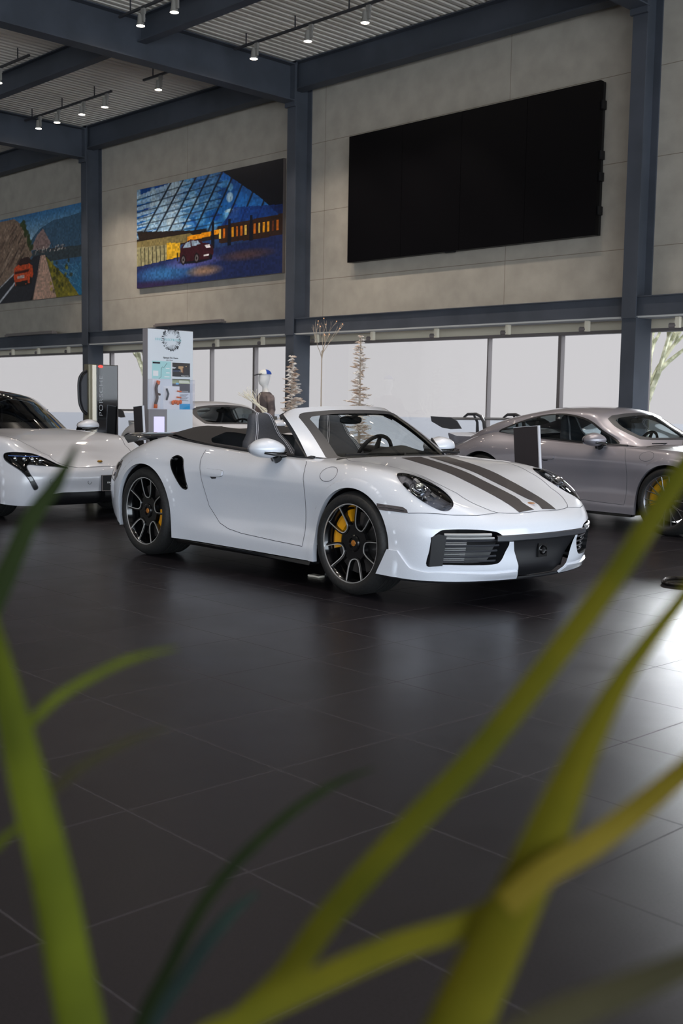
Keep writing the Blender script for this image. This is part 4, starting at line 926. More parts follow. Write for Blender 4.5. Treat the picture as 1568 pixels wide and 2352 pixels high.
# ceiling: ribbed steel deck, ribs run towards the back wall
dk = noise_col(mat('deck', rgb(226, 218, 206), .55), rgb(220, 212, 200), rgb(232, 224, 212), .8)
V = []; F = []; x = XL; zt = 7.375; zb = 7.29; p_ = .152
k = 0
while x < XR:
    for dx, z in ((0, zb), (.070, zb), (.092, zt), (.130, zt)): V += [(x + dx, YN, z), (x + dx, Yw, z)]
    x += p_
n = len(V) // 2
F = [(2 * i, 2 * i + 1, 2 * i + 3, 2 * i + 2) for i in range(n - 1)]
tag(mk('ceiling', V, F, dk, smooth=False), kind='structure')
mb = MB(); mb.box((XL - 1, YN - 1, 7.40), (XR + 1, Yw + .8, 7.6)); tag(mb.build('roof_slab', M['steel']), kind='structure')
mb = MB(); mb.box((XL - .3, YN, 0), (XL, Yw, 7.4)); tag(mb.build('wall_left', wm), kind='structure')
mb = MB(); mb.box((XR, YN, 4.6), (XR + .3, Yw, 7.4)); tag(mb.build('wall_right', wm), kind='structure')
mb = MB(); mb.box((XL, YN - .3, 4.6), (XR, YN, 7.4)); tag(mb.build('wall_front', wm), kind='structure')
def Hbeam(name, a, b_, z0, z1, wd, axis, tf=.02, tw=.014, label=None):
    """I section along x or y between a and b_ = (fixed coord, start, end)"""
    c, s0, s1 = a, b_[0], b_[1]; mb = MB()
    for (lo, hi, q0, q1) in ((-wd / 2, wd / 2, z0, z0 + tf), (-wd / 2, wd / 2, z1 - tf, z1), (-tw / 2, tw / 2, z0 + tf, z1 - tf)):
        if axis == 'y': mb.box((c + lo, s0, q0), (c + hi, s1, q1))
        else: mb.box((s0, c + lo, q0), (s1, c + hi, q1))
    o = mb.build(name, M['steel']); tag(o, label, kind='structure'); return o
colX = [-29.25, -22.24, -15.33, -8.36, -1.3, 5.7]
for i, x in enumerate(colX):
    mb = MB(); mb.box((x - .11, 13.60, 2.5), (x + .11, 13.625, 7.29)); mb.box((x - .008, 13.625, 2.5), (x + .008, 13.98, 7.29)); mb.box((x - .11, 13.975, 2.5), (x + .11, 14.0, 7.29))
    mb.box((x - .11, 13.62, 0), (x + .11, 14.02, 2.52)); mb.box((x - .13, 13.55, 6.50), (x + .13, 13.60, 7.2))
    tag(mb.build('steel_column', M['steel']), 'blue grey steel column against the back wall', kind='structure')
    Hbeam('steel_beam', x, (YN, 13.60), 6.58, 7.22, .28, 'y', label='deep blue grey roof beam running to the back wall')
Hbeam('wall_beam', 13.72, (XL, XR), 6.80, 7.28, .24, 'x', label='long blue grey beam along the top of the back wall')
for y in (10.42, 6.9, 3.4, -.1, -3.6, -7.1):
    Hbeam('roof_purlin', y, (XL, XR), 6.87, 7.27, .17, 'x', label='blue grey secondary roof beam')
mb = MB(); mb.box((XL, 13.70, 2.53), (XR, 13.95, 2.79)); mb.box((XL, 13.66, 2.785), (XR, 14.0, 2.80)); tag(mb.build('window_beam', M['steel']), 'blue grey steel band beam above the shop windows', kind='structure')
mb = MB(); mb.box((XL, 13.66, 2.505), (XR, 13.97, 2.530)); tag(mb.build('trim_1', M['steel_lip']), kind='structure')
mb = MB(); mb.box((XL, 14.28, 2.40), (XR, 14.34, 2.72)); mb.box((XL, 13.95, 2.60), (XR, 14.3, 2.64)); tag(mb.build('trim_2', M['beige']), kind='structure')
mb = MB(); mb.box((XL, 14.25, 2.355), (XR, 14.40, 2.40)); mb.box((XL, 14.22, 0), (XR, 14.42, .10)); tag(mb.build('trim_3', M['frame_alu']), kind='structure')
mull = [-32.4, -29.25, -22.24, -18.51, -17.12, -15.66, -11.3, -9.93, -8.46, -5.6, -2.8, -1.3, 2, 5.7]
thin = {-11.3, -18.51}
for i, x in enumerate(mull):
    h = .012 if x in thin else .028
    mb = MB(); mb.box((x - h, 14.27, .1), (x + h, 14.37, 2.36)); tag(mb.build('window_mullion', M['frame_alu']), kind='structure')
for i in range(len(mull) - 1):
    mb = MB(); mb.box((mull[i] + .03, 14.31, .1), (mull[i + 1] - .03, 14.318, 2.36)); tag(mb.build('window_%d' % (i + 1), M['glass_win']), kind='structure')

# ------------------------------------------------------------------ ceiling lights
SPOT_W = 90
def add_spot(root, loc, tilt, en):
    l = bpy.data.lights.new('spot_light', 'SPOT'); l.energy = en; l.spot_size = math.radians(75); l.spot_blend = .6; l.shadow_soft_size = .045; l.color = (1.0, .88, .76)
    o = bpy.data.objects.new('lamp_light', l); COL.objects.link(o); o.parent = root; o.location = loc; o.rotation_euler = tilt; return o
def spotlight(x, y, label, tilt=(0, 0, 0), en=None, group='track spotlights under the roof deck'):
    r = thing('track_spotlight', label, 'spotlight', (x, y, 6.90), 0, group); zt_ = .178 if group.startswith('track') else .40
    mb = MB(); mb.box((.055, -.015, -.02), (.10, .015, zt_)); mb.box((.03, -.02, zt_ - .08), (.11, .02, zt_)); mb.build('lamp_arm', M['lamp_body'], r)
    mb = MB(); mb.lathe([(.0, .11), (.035, .11), (.042, .09), (.050, .0), (.066, -.06), (.062, -.06), (.045, -.02), (0, -.02)], 24, 'z'); mb.build('lamp_head', M['lamp_body'], r, True, 40)
    mb = MB(); mb.lathe([(0, -.052), (.060, -.054)], 24, 'z'); mb.build('lamp_lens', M['lamp_glow'], r, True)
    add_spot(r, (0, 0, -.075), tilt, SPOT_W if en is None else en); return r
def track(x0, x1, y, label):
    mb = MB(); mb.box((x0, y - .018, 7.08), (x1, y + .018, 7.115))
    k = x0 + .3
    while k < x1: mb.box((k - .008, y - .008, 7.11), (k + .008, y + .008, 7.30)); k += 1.2
    o = mb.build('light_track', M['track']); tag(o, label, 'light track', 'light tracks under the roof deck'); return o
track(-22.05, -18.75, 12.08, 'dark light track carrying four spotlights near the back wall, left bay')
track(-17.7, -15.6, 12.08, 'short dark light track behind the deep roof beam, middle bay')
track(-15.06, -8.7, 12.08, 'dark light track above the black video wall')
track(-15.15, -8.9, 9.90, 'dark light track with two spotlights at the top edge, nearer the camera')
track(-21.0, -17.9, 9.90, 'dark light track at the far left, nearer the camera')
lamps = [(-21.49, 12.08, 'first spotlight from the left on the four-lamp track in the left bay'), (-20.75, 12.08, 'second spotlight from the left on the four-lamp track in the left bay'),
 (-19.81, 12.08, 'third spotlight from the left on the four-lamp track in the left bay'), (-18.99, 12.08, 'rightmost spotlight on the four-lamp track in the left bay'),
 (-17.23, 12.08, 'lone spotlight right of the four-lamp track, under the deep roof beam'), (-14.56, 12.08, 'spotlight nearest the roof beam on the track above the posters'),
 (-13.26, 12.08, 'spotlight in the middle of the track above the black video wall'), (-12.02, 12.08, 'rightmost visible spotlight above the black video wall'),
 (-14.58, 9.90, 'lower of the two spotlights near the top left edge of the picture'), (-13.73, 9.90, 'upper of two spotlights at the top edge of the picture'), (-19.0, 9.90, 'spotlight cut by the left edge of the picture')]
for x, y, lb in lamps: spotlight(x, y, lb, (math.radians(18), 0, 0))
more = [(x, y) for y in (7.9, 4.6, 1.3, -2.0) for x in (-20.5, -18.9, -14.0, -12.2, -10.4, -7.0, -5.4, -3.8, -2.2)] + [(-10.6, 12.0), (-9.3, 12.0), (-6.6, 12.0), (-4.8, 12.0), (-11.5, 9.86), (-7, 9.86), (-5, 9.86)]
for x, y in more: spotlight(x, y, 'spotlight on the roof above the hall, out of view overhead', (0, 0, 0), group='spotlights overhead out of view')
# small sensors below the band beam
for k, x in enumerate((-25.9, -24.64, -23.26, -19.3, -17.68, -16.29, -14.8, -13.41, -11.98, -10.55, -9.14, -7.72)):
    r = thing('window_spotlight', ['small grey spotlight under the band beam', 'x'][0] + ', ' + ['far left above the white saloon, first', 'far left above the white saloon, second', 'left of the charging pillar', 'behind the display tower', 'right of the display tower', 'left of the middle column', 'above the bare twig tree', 'right of the frosted conifer', 'above the gap between the two right mullions', 'above the grey coupe tail', 'above the grey coupe roof', 'right of the right column'][k], 'spotlight', (x, 13.8, 2.42), 0, 'small spotlights under the band beam')
    mb = MB(); mb.box((-.03, -.03, -.06), (.03, .03, .09)); mb.build('bracket', M['beige'], r)
    mb = MB(); mb.lathe([(0, .05), (.032, .05), (.040, -.05), (0, -.05)], 16, 'x', c=(-.07, 0, -.03)); mb.build('lamp_head', M['frame_alu'], r, True, 40)
for k, (a, b_) in enumerate(((-25.95, -23.65), (-19.58, -17.32))):
    mb = MB(); mb.box((a, 13.60, 2.805), (b_, 13.74, 2.845)); mb.box((a + .03, 13.62, 2.845), (b_ - .03, 13.72, 2.875)); tag(bevel(mb.build('air_diffuser', M['frame_alu']), .008), ['long grey air diffuser lying on the band beam below the road poster', 'long grey air diffuser lying on the band beam below the night poster'][k], 'air diffuser', 'air diffusers on the band beam')

# ------------------------------------------------------------------ video wall and posters
vw = thing('video_wall', 'huge black switched-off video wall of four panel columns on the back wall', 'video wall', (-11.60, 13.86, 4.78))
for i in range(4):
    a = -2.505 + i * 1.2525
    mb = MB(); mb.box((a + .003, -.02, -1.065), (a + 1.2495, .06, 1.065)); mb.build('screen_panel', M['screen_black'], vw)
mb = MB(); mb.box((-2.50, .06, -1.06), (2.50, .12, 1.06)); mb.build('back_frame', M['screen_edge'], vw)
for z in (.74, .05, -.25, -.72):
    mb = MB(); mb.box((2.50, .02, z - .06), (2.53, .11, z + .06)); mb.build('side_clip', M['screen_edge'], vw)
mb = MB(); mb.box((-.3, .0, -1.085), (-.1, .03, -1.065)); mb.box((-.2, .06, -1.0), (.2, .14, .8)); mb.build('wall_bracket', M['screen_edge'], vw)

class Art:
    """small painter's canvas: colours of a printed picture, stored per mesh corner"""
    def __init__(s, w, h): s.w, s.h = w, h; s.y, s.x = np.mgrid[0:h, 0:w]; s.x = (s.x + .5) / w; s.y = (s.y + .5) / h; s.c = np.zeros((h, w, 3))
    def fill(s, m, col, a=1.0): s.c = s.c + (np.array(col) / 255 - s.c) * (np.clip(m, 0, 1) * a)[..., None]
    def poly(s, P, col, a=1.0, soft=0): s.fill(pip(np.stack([s.x.ravel(), s.y.ravel()], 1), P).reshape(s.h, s.w).astype(float), col, a)
    def ell(s, cx, cy, rx, ry, col, a=1.0, soft=.5): d = ((s.x - cx) / rx) ** 2 + ((s.y - cy) / ry) ** 2; s.fill(np.clip((1 - d) / max(soft, 1e-3), 0, 1), col, a)
    def grad(s, y0, y1, c0, c1, x0=0, x1=1):
        t_ = np.clip((s.y - y0) / (y1 - y0), 0, 1)[..., None]; m = ((s.y >= y0) & (s.y <= y1) & (s.x >= x0) & (s.x <= x1)).astype(float); col = np.array(c0) / 255 * (1 - t_) + np.array(c1) / 255 * t_; s.c = s.c + (col - s.c) * m[..., None]
    def line(s, p, q, wd, col, a=1.0):
        p, q = np.array(p, float), np.array(q, float); asp = s.w / s.h; d = (q - p) * [asp, 1]; L = (d ** 2).sum(); X = (s.x - p[0]) * asp; Y = s.y - p[1]; k = np.clip((X * d[0] + Y * d[1]) / L, 0, 1); r = np.hypot(X - k * d[0], Y - k * d[1]); s.fill(np.clip(1.5 - r / wd, 0, 1), col, a)
    def noise(s, amp, seed=0, k=6):
        r = np.random.default_rng(seed); n = r.random((s.h // k + 2, s.w // k + 2)); n = np.kron(n, np.ones((k, k)))[:s.h, :s.w]; s.c = np.clip(s.c * (1 + amp * (n[..., None] - .5)), 0, 1)
def art_panel(name, art, W, H, parent, loc, rough=.35):
    h, w = art.h, art.w; xs = np.linspace(-W / 2, W / 2, w + 1); zs = np.linspace(H / 2, -H / 2, h + 1)
    X, Z = np.meshgrid(xs, zs); V = np.stack([X.ravel(), 0 * X.ravel(), Z.ravel()], 1); i = np.arange(h * w); r, c = i // w, i % w; a = r * (w + 1) + c
    F = np.stack([a, a + w + 1, a + w + 2, a + 1], 1); me = bpy.data.meshes.new(name); me.from_pydata(V.tolist(), [], F.tolist())
    ca = me.color_attributes.new('print', 'FLOAT_COLOR', 'CORNER'); c = art.c.reshape(-1, 3); c = np.where(c <= .04045, c / 12.92, ((c + .055) / 1.055) ** 2.4)
    ca.data.foreach_set('color', np.repeat(np.concatenate([c, np.ones((len(c), 1))], 1), 4, 0).ravel().astype(np.float32))
    m = mat(name, (1, 1, 1, 1), rough); n = m.node_tree.nodes.new('ShaderNodeVertexColor'); n.layer_name = 'print'; m.node_tree.links.new(n.outputs[0], m.node_tree.nodes['Principled BSDF'].inputs['Base Color'])
    me.materials.append(m); o = bpy.data.objects.new(name, me); COL.objects.link(o); o.parent = parent; o.location = loc; return o

# night scene under a glass roof
A_ = Art(300, 134)
A_.grad(0, .55, (20, 70, 140), (40, 120, 190)); A_.grad(.50, .72, (34, 26, 24), (60, 44, 30)); A_.grad(.62, 1, (40, 70, 120), (30, 22, 40))
for k in range(46):
    r = random.random(); A_.ell(random.uniform(.0, .72), random.uniform(.02, .5), random.uniform(.02, .06), random.uniform(.02, .08), random.choice([(120, 185, 225), (30, 120, 210), (190, 215, 225), (20, 70, 160), (90, 160, 215)]), .75)
for k in range(8):
    y0 = .04 + k * .058; A_.poly([(0, y0 + .02), (.30, y0 - .05), (.42, y0 + .01), (0, y0 + .055)], (196, 214, 222), .72)
for k in range(7):
    y0 = .02 + k * .05; A_.poly([(.30, y0 + .04), (.56, y0 - .06), (.62, y0 + .0), (.34, y0 + .075)], (120, 176, 216), .5)
for k in range(9):
    x0 = .04 + k * .09; A_.line((x0 + .22, .0), (x0 - .02 + k * .012, .52), .011, (16, 22, 34), .9)
for k in range(8):
    A_.line((0, .10 + k * .065), (.62, .02 + k * .075), .006, (30, 44, 60), .6)
A_.poly([(.62, 0), (1, 0), (1, .52), (.86, .30)], (12, 14, 26)); A_.poly([(.70, .35), (1, .40), (1, .55), (.60, .52)], (18, 50, 120), .8)
A_.poly([(0, .42), (.20, .46), (.42, .50), (.42, .56), (.02, .52)], (40, 30, 26)); A_.poly([(0, .52), (.40, .52), (.46, .60), (0, .62)], (126, 112, 70))
A_.poly([(0, .58), (.23, .60), (.23, .78), (0, .80)], (150, 142, 104)); A_.poly([(.23, .58), (.33, .60), (.33, .78), (.23, .80)], (220, 170, 40))
for k in range(7): A_.line((.03 + k * .03, .60), (.035 + k * .03, .78), .006, (40, 42, 30), .9)
A_.poly([(.38, .55), (.60, .53), (.60, .57), (.38, .60)], (240, 150, 20)); A_.poly([(.60, .50), (1, .48), (1, .68), (.60, .66)], (54, 34, 26))
for k in range(14): x0 = .60 + k * .028; A_.poly([(x0, .53), (x0 + .012, .53), (x0 + .012, .62), (x0, .62)], random.choice([(240, 160, 30), (210, 110, 20), (250, 200, 90), (120, 60, 30)]))
for x0 in (.55, .66, .80): A_.poly([(x0, .45), (x0 + .016, .45), (x0 + .02, .70), (x0 - .005, .70)], (16, 20, 34))
A_.poly([(0, .78), (.30, .74), (.60, .70), (1, .66), (1, 1), (0, 1)], (34, 46, 92))
A_.ell(.22, .88, .26, .10, (60, 130, 190), .75, 1); A_.ell(.42, .80, .22, .07, (130, 120, 200), .6, 1); A_.ell(.50, .90, .14, .06, (200, 150, 100), .7, 1); A_.ell(.78, .80, .2, .06, (96, 66, 60), .8, 1); A_.ell(.1, .98, .3, .05, (60, 30, 60), .6, 1)
A_.ell(.435, .79, .125, .03, (10, 8, 16), .9)
A_.poly([(.325, .72), (.335, .66), (.36, .605), (.40, .585), (.455, .59), (.49, .63), (.53, .645), (.56, .68), (.565, .75), (.54, .79), (.33, .79)], (58, 20, 30)); A_.poly([(.350, .655), (.370, .610), (.405, .598), (.452, .603), (.475, .640), (.40, .655)], (150, 170, 190)); A_.line((.405, .60), (.41, .655), .008, (58, 20, 30))
A_.poly([(.50, .655), (.535, .66), (.545, .69), (.515, .685)], (230, 225, 230)); A_.line((.50, .755), (.53, .753), .008, (250, 250, 250))
for cx in (.352, .447): A_.ell(cx, .77, .020, .055, (12, 10, 14)); A_.ell(cx, .77, .014, .040, (120, 110, 112), .9); A_.ell(cx, .77, .006, .015, (20, 18, 20))
A_.ell(.545, .775, .012, .03, (12, 10, 14)); A_.line((.31, .70), (.31, .77), .008, (30, 24, 10))
A_.noise(.28, 3, 3)
p1 = thing('wall_poster', 'large poster of a dark car at night under a blue lit glass roof', 'poster', (-18.28, 13.93, 4.72), 0, 'large photo posters on the back wall')
mb = MB(); mb.box((-2.375, 0, -1.04), (2.375, .06, 1.04)); mb.build('poster_frame', M['frame_alu'], p1); art_panel('poster_print', A_, 4.74, 2.075, p1, (0, -.003, 0))
# coast road
A_ = Art(260, 134); A_.x = np.abs(A_.x - .15) / .85
A_.grad(0, .34, (60, 120, 170), (170, 200, 215)); A_.poly([(.38, .34), (.50, .20), (.66, .13), (.82, .12), (1, .10), (1, .55), (.38, .55)], (70, 104, 130)); A_.poly([(.40, .42), (.48, .26), (.55, .20), (.64, .38), (.60, .45)], (160, 130, 124)); A_.poly([(.42, .43), (.72, .44), (1, .46), (1, .62), (.42, .60)], (66, 78, 84))
for k in range(60): A_.ell(random.uniform(.45, .80), random.uniform(.41, .47), .008, .012, random.choice([(220, 205, 190), (180, 160, 150), (90, 80, 80)]), .8)
A_.grad(.58, 1, (60, 110, 150), (30, 110, 150), .5, 1)
for k in range(20): A_.line((.6 + random.random() * .3, .6 + random.random() * .35), (.8 + random.random() * .2, .62 + random.random() * .35), .004, (120, 170, 200), .5)
A_.poly([(0, 0.02), (.20, .02), (.33, .14), (.38, .30), (.42, .48), (.30, .62), (0, .80)], (150, 122, 102))
for k in range(60): x0 = random.uniform(0, .34); y0 = random.uniform(.08, .62); A_.line((x0, y0), (x0 - .05, y0 + .08), .012, random.choice([(90, 66, 56), (196, 168, 146), (120, 94, 76), (60, 46, 40)]), .55)
for k in range(26): A_.ell(.30 + k * .0045 + random.uniform(-.02, .02), .08 + k * .013, .02, .03, (60, 74, 36), .8)
A_.poly([(.44, .50), (.54, .49), (.60, .53), (.40, .98), (.36, 1), (0, 1), (0, .80), (.30, .62)], (44, 44, 54)); A_.poly([(.52, .50), (.57, .50), (.70, 1), (.42, 1)], (214, 170, 146)); A_.line((.53, .50), (.42, 1), .008, (140, 110, 100))
A_.poly([(.58, .52), (.66, .62), (.82, .80), (.95, 1), (.70, 1)], (140, 128, 36))
for k in range(50): A_.ell(.62 + random.random() * .25, .60 + random.random() * .38, .015, .025, random.choice([(180, 160, 40), (90, 90, 30), (60, 60, 30)]), .6)
A_.line((.0, .99), (.20, .78), .014, (220, 220, 225)); A_.line((0, .82), (.25, .62), .008, (200, 200, 205))
A_.ell(.30, .80, .11, .03, (20, 14, 18)); A_.poly([(.20, .60), (.26, .555), (.36, .55), (.42, .60), (.43, .70), (.39, .80), (.21, .81), (.19, .70)], (228, 84, 36)); A_.poly([(.24, .56), (.28, .50), (.37, .49), (.41, .54), (.38, .57), (.27, .58)], (60, 34, 34)); A_.line((.21, .66), (.37, .65), .014, (70, 20, 16)); A_.poly([(.235, .70), (.32, .695), (.32, .73), (.235, .735)], (215, 190, 180)); A_.poly([(.21, .77), (.36, .76), (.36, .80), (.22, .81)], (40, 22, 22)); A_.ell(.40, .77, .015, .05, (26, 18, 20))
A_.noise(.25, 5, 3)
p2 = thing('wall_poster', 'large poster of an orange convertible on a coast road below mountains', 'poster', (-25.16, 13.93, 4.72), 0, 'large photo posters on the back wall')
mb = MB(); mb.box((-2.375, 0, -1.04), (2.375, .06, 1.04)); mb.build('poster_frame', M['frame_alu'], p2); art_panel('poster_print', A_, 4.74, 2.075, p2, (0, -.003, 0))
# ------------------------------------------------------------------ cars
hero = make_911('sports_car', 'white open-top sports car with two dark hood stripes and yellow brake calipers', None, (-5.142, 6.046, -.0398), M['white_paint'], 'cabriolet')
grey = make_911('sports_car', 'grey sports coupe with swan neck rear wing, behind the white open-top car', 'winged coupes by the windows', (-5.644, 10.997, -.0645), M['grey_paint'], 'coupe')
far = copy_tree(grey); far.location = (-12.699, 10.60, 0); far.rotation_euler = (0, 0, -.2009)
far['label'] = 'farther winged coupe with white body, standing behind the display tower'; far['group'] = 'winged coupes by the windows'
def repaint(o):
    if o.type == 'MESH' and any(m and m.name == 'grey_paint' for m in o.data.materials):
        o.data = o.data.copy(); o.data.materials[0] = M['chalk_paint']
    for c in o.children: repaint(c)
repaint(far)
make_saloon('electric_saloon', 'white electric saloon with black roof and dark teardrop headlights at the left edge', (-11.144, 6.453, .066), M['chalk_paint'])

# ------------------------------------------------------------------ display tower (front faces +X)
RX = Matrix(((0, 0, 1), (1, 0, 0), (0, 1, 0)))      # text upright on a +X face
tw = thing('display_tower', 'tall white display board with a round dark splash emblem and acrylic showcase', 'display board', (-12.26, 8.43, 0))
mb = MB(); mb.box((-.11, 0, 0), (0, .73, 2.20)); bevel(mb.build('board_body', M['board_grey'], tw), .004)
mb = MB(); mb.box((0, .005, .02), (.006, .725, 2.195)); mb.build('front_panel', M['board_white'], tw)
mb = MB(); mb.box((.0, -.002, 0), (.03, .29, 1.155)); mb.build('base_panel', M['board_grey'], tw, label='grey lower left panel')
mb = MB(); mb.box((.03, .08, .78), (.034, .245, 1.06)); mb.build('base_screen', M['lilac'], tw, label='pale lilac lit screen')
mb = MB(); mb.box((.0, .29, 0), (.03, .70, 1.15)); mb.build('base_panel', M['board_white'], tw)
def tz(py): return 1.2435 + (938 - py) * .005757
def ty(px): return (px - 338) / 106 * .73
mb = MB(); cy, cz = ty(392.3), 2.075
for k in range(150):
    a = random.random() * 2 * PI; r0 = .112 + random.random() * .02; r1 = r0 + .012 + random.random() * .026; da = .012 + random.random() * .02
    P = [(cy + r * math.cos(a + d), cz + r * math.sin(a + d)) for r, d in ((r0, -da * .3), (r1, -da), (r1, da), (r0, da * .3))]
    mb.prism(P, .006, .0085, 'x')
for k in range(70):
    a = random.random() * 2 * PI; r0 = .07 + random.random() * .03; P = [(cy + r * math.cos(a + d), cz + r * math.sin(a + d)) for r, d in ((r0, -.004), (.12, -.012), (.12, .012), (r0, .004))]; mb.prism(P, .006, .0075, 'x')
mb.build('splash_emblem', M['ink'], tw)
text('SOUL, ELECTRIFIED', 'headline', .040, (.0095, ty(354.6), 2.055), RX, M['teal'], tw, spacing=1.55, sx=.80)
text('Algonquin Park, Ontario', 'caption', .034, (.0075, ty(373), 1.822), RX, M['ink'], tw, sx=.72)
text('explore Ontario', 'caption', .016, (.0075, ty(380), 1.797), RX, M['ink'], tw)
mb = MB(); mb.box((.006, ty(348), tz(884)), (.0075, ty(391), tz(844))); mp_ = mb.build('map_print', M['pale_teal'], tw)
mb = MB(); mb.tube([(.009, ty(a), tz(b_)) for a, b_ in ((363, 884), (368, 880), (368.5, 862), (371, 857), (375, 858), (382, 848))], .0022, 5); mb.build('route_line', M['ink'], mp_)
mb = MB(); mb.box((.0076, ty(349), tz(850)), (.009, ty(366), tz(846))); mb.build('map_header', M['ink'], mp_)
mb = MB(); mb.box((.0076, ty(350), tz(878)), (.0088, ty(362), tz(866))); mb.build('map_notes', M['white_print'], mp_)
for a, b_, w_ in ((379, 861, 9), (380, 871, 8), (376, 880, 12)): mb = MB(); mb.box((.0076, ty(a), tz(b_)), (.0088, ty(a + w_), tz(b_ - 2))); mb.build('map_notes', M['white_print'], mp_)
A_ = Art(64, 46); A_.grad(0, 1, (60, 54, 52), (52, 50, 54)); A_.poly([(.35, .25), (.62, .25), (.62, .7), (.3, .62)], (196, 160, 120)); A_.poly([(0, .3), (.2, .34), (.2, .42), (0, .44)], (200, 200, 205)); A_.poly([(.05, .5), (.2, .38), (.45, .44), (.5, .62), (.05, .62)], (24, 26, 34)); A_.ell(.78, .24, .03, .04, (250, 220, 150)); A_.poly([(.58, .38), (.63, .38), (.63, .74), (.58, .74)], (110, 60, 40)); A_.line((.05, .60), (.5, .58), .03, (110, 130, 170), .7)
o = art_panel('charging_photo', A_, .288, .182, tw, (0, 0, 0)); o.rotation_euler = (0, 0, PI / 2); o.location = (.0085, ty(415.3), (tz(878) + tz(846)) / 2)
text('Charging At Home', 'photo_caption', .019, (.0015, -.002, -.085), Matrix(((1, 0, 0), (0, 0, -1), (0, 1, 0))), M['white_print'], o, sx=.85, align='LEFT').location = (.0, -.002, -.083)
A_ = Art(64, 46); A_.grad(0, .35, (120, 130, 90), (190, 196, 150)); A_.grad(.35, 1, (70, 66, 72), (54, 50, 56)); A_.poly([(.38, .12), (.9, .1), (1, .3), (.4, .3)], (225, 228, 205)); A_.poly([(.2, .28), (.36, .28), (.36, .42), (.2, .42)], (120, 190, 235)); A_.poly([(0, 0), (1, 0), (1, .05), (0, .05)], (40, 38, 44))
o = art_panel('road_photo', A_, .288, .178, tw, (0, 0, 0)); o.rotation_euler = (0, 0, PI / 2); o.location = (.0085, ty(415.3), (tz(914) + tz(883)) / 2)
text('Charging On The Road', 'photo_caption', .019, (0, 0, 0), Matrix(((1, 0, 0), (0, 0, -1), (0, 1, 0))), M['white_print'], o, sx=.85).location = (-.04, -.002, -.081)
mb = MB()
for k in range(7): mb.box((.006, ty(413), tz(919 + k * 2.4)), (.0075, ty(413 + 20 - (k % 3) * 3), tz(918.2 + k * 2.4)))
mb.build('small_print', M['ink'], tw)
mb = MB(); mb.box((.006, ty(411), tz(953)), (.0078, ty(437), tz(940))); mb.build('blue_panel', M['blue_print'], tw)
ac = thing_part('showcase', tw, (0, 0, 0)); mb = MB(); z0, z1 = tz(953), tz(885)
for a, b_ in (((.006, ty(338), z0), (.11, ty(338) + .004, z1)), ((.106, ty(338), z0), (.11, ty(437), z1)), ((.006, ty(437) - .004, z0), (.11, ty(437), z1)), ((.006, ty(338), z1 - .004), (.11, ty(437), z1)), ((.006, ty(338), z0), (.11, ty(437), z0 + .004))): mb.box(a, b_)
mb.build('acrylic_cover', M['acrylic'], ac)
mb = MB(); mb.box((.006, ty(340), z0), (.012, ty(366), z1)); mb.build('backing', M['white_print'], ac); mb = MB(); mb.box((.006, ty(373), z0), (.013, ty(411), tz(900))); mb.build('backing', M['white_print'], ac)
cb = [(.06, ty(a), tz(b_)) for a, b_ in ((356, 892), (352, 905), (353, 918), (354, 928), (351, 940), (350.5, 948))]
mb = MB(); mb.tube(smooth_open(np.array(cb), 4), .020, 8); mb.tube([cb[2], (.06, ty(361), tz(920))], .014, 8); q = mb.build('display_cable', M['brown_part'], ac, True)
mb = MB(); mb.tube([(.06, ty(355.5), tz(897)), (.06, ty(357), tz(889))], .025, 8); mb.build('cable_end', M['orange_part'], q, True); mb = MB(); mb.tube([(.06, ty(351), tz(942)), (.06, ty(350.5), tz(951))], .024, 8); mb.build('cable_end', M['orange_part'], q, True)
mb = MB(); mb.tube([(.05, ty(377), tz(906)), (.05, ty(381), tz(918)), (.05, ty(377), tz(932))], .013, 8); mb.build('connector_hose', M['ink'], ac, True)
for k, (a, b_, c) in enumerate(((393, 935, 411), (402, 911, 411), (401, 925, 411))):
    mb = MB(); mb.tube([(.05, ty(a), tz(b_)), (.05, ty(c), tz(b_ + 1))], .018 if k == 0 else .010, 8)
    if k == 0:
        for dd in (0, 6, 12, 18): mb.ell((.055, ty(391 + dd), tz(938 - (dd % 4))), (.02, .022, .03), 10, 6)
    mb.build('orange_connector', M['orange_part'], ac, True)

# ------------------------------------------------------------------ charging pillar
ch = thing('charging_pillar', 'slim glossy black charging pillar with vertical lettering and cream edge', 'charging station', (-12.09, 7.52, 0))
mb = MB(); mb.box((-.02, .045, .04), (0, .345, 1.695)); bevel(mb.build('glass_front', M['black_gloss'], ch), .004)
mb = MB(); mb.box((-.14, -.05, 0), (-.03, .345, 1.70)); bevel(mb.build('pillar_body', M['olive_metal'], ch), .006)
mb = MB(); mb.box((-.03, -.008, .03), (-.004, .045, 1.69)); bevel(mb.build('cream_edge', M['cream'], ch, label='cream vertical edge'), .008)
mb = MB(); mb.box((-.03, .345, .02), (.002, .352, 1.70)); mb.build('side_strip', M['frame_alu'], ch)
RV = Matrix(((0, 0, 1), (0, -1, 0), (1, 0, 0)))
text('PORSCHE', 'pillar_lettering', .080, (.0012, .130, 1.06), Matrix(((0, 0, 1), (0, -1, 0), (1, 0, 0))), M['letter'], ch, sx=1.36, spacing=1.12, thin=.0022)
mb = MB(); mb.ell((.001, .10, 1.675), (.004, .036, .018), 16, 8); mb.build('status_lamp', M['red_light'], ch, True)
mb = MB(); lp = [(-.08, -.05, 1.62), (-.09, -.11, 1.58), (-.10, -.145, 1.5), (-.10, -.15, 1.35), (-.09, -.145, 1.22), (-.08, -.11, 1.13), (-.08, -.05, 1.08)]
mb.tube(smooth_open(np.array(lp), 5), .016, 8); mb.build('cable_loop', M['black_plastic'], ch, True)
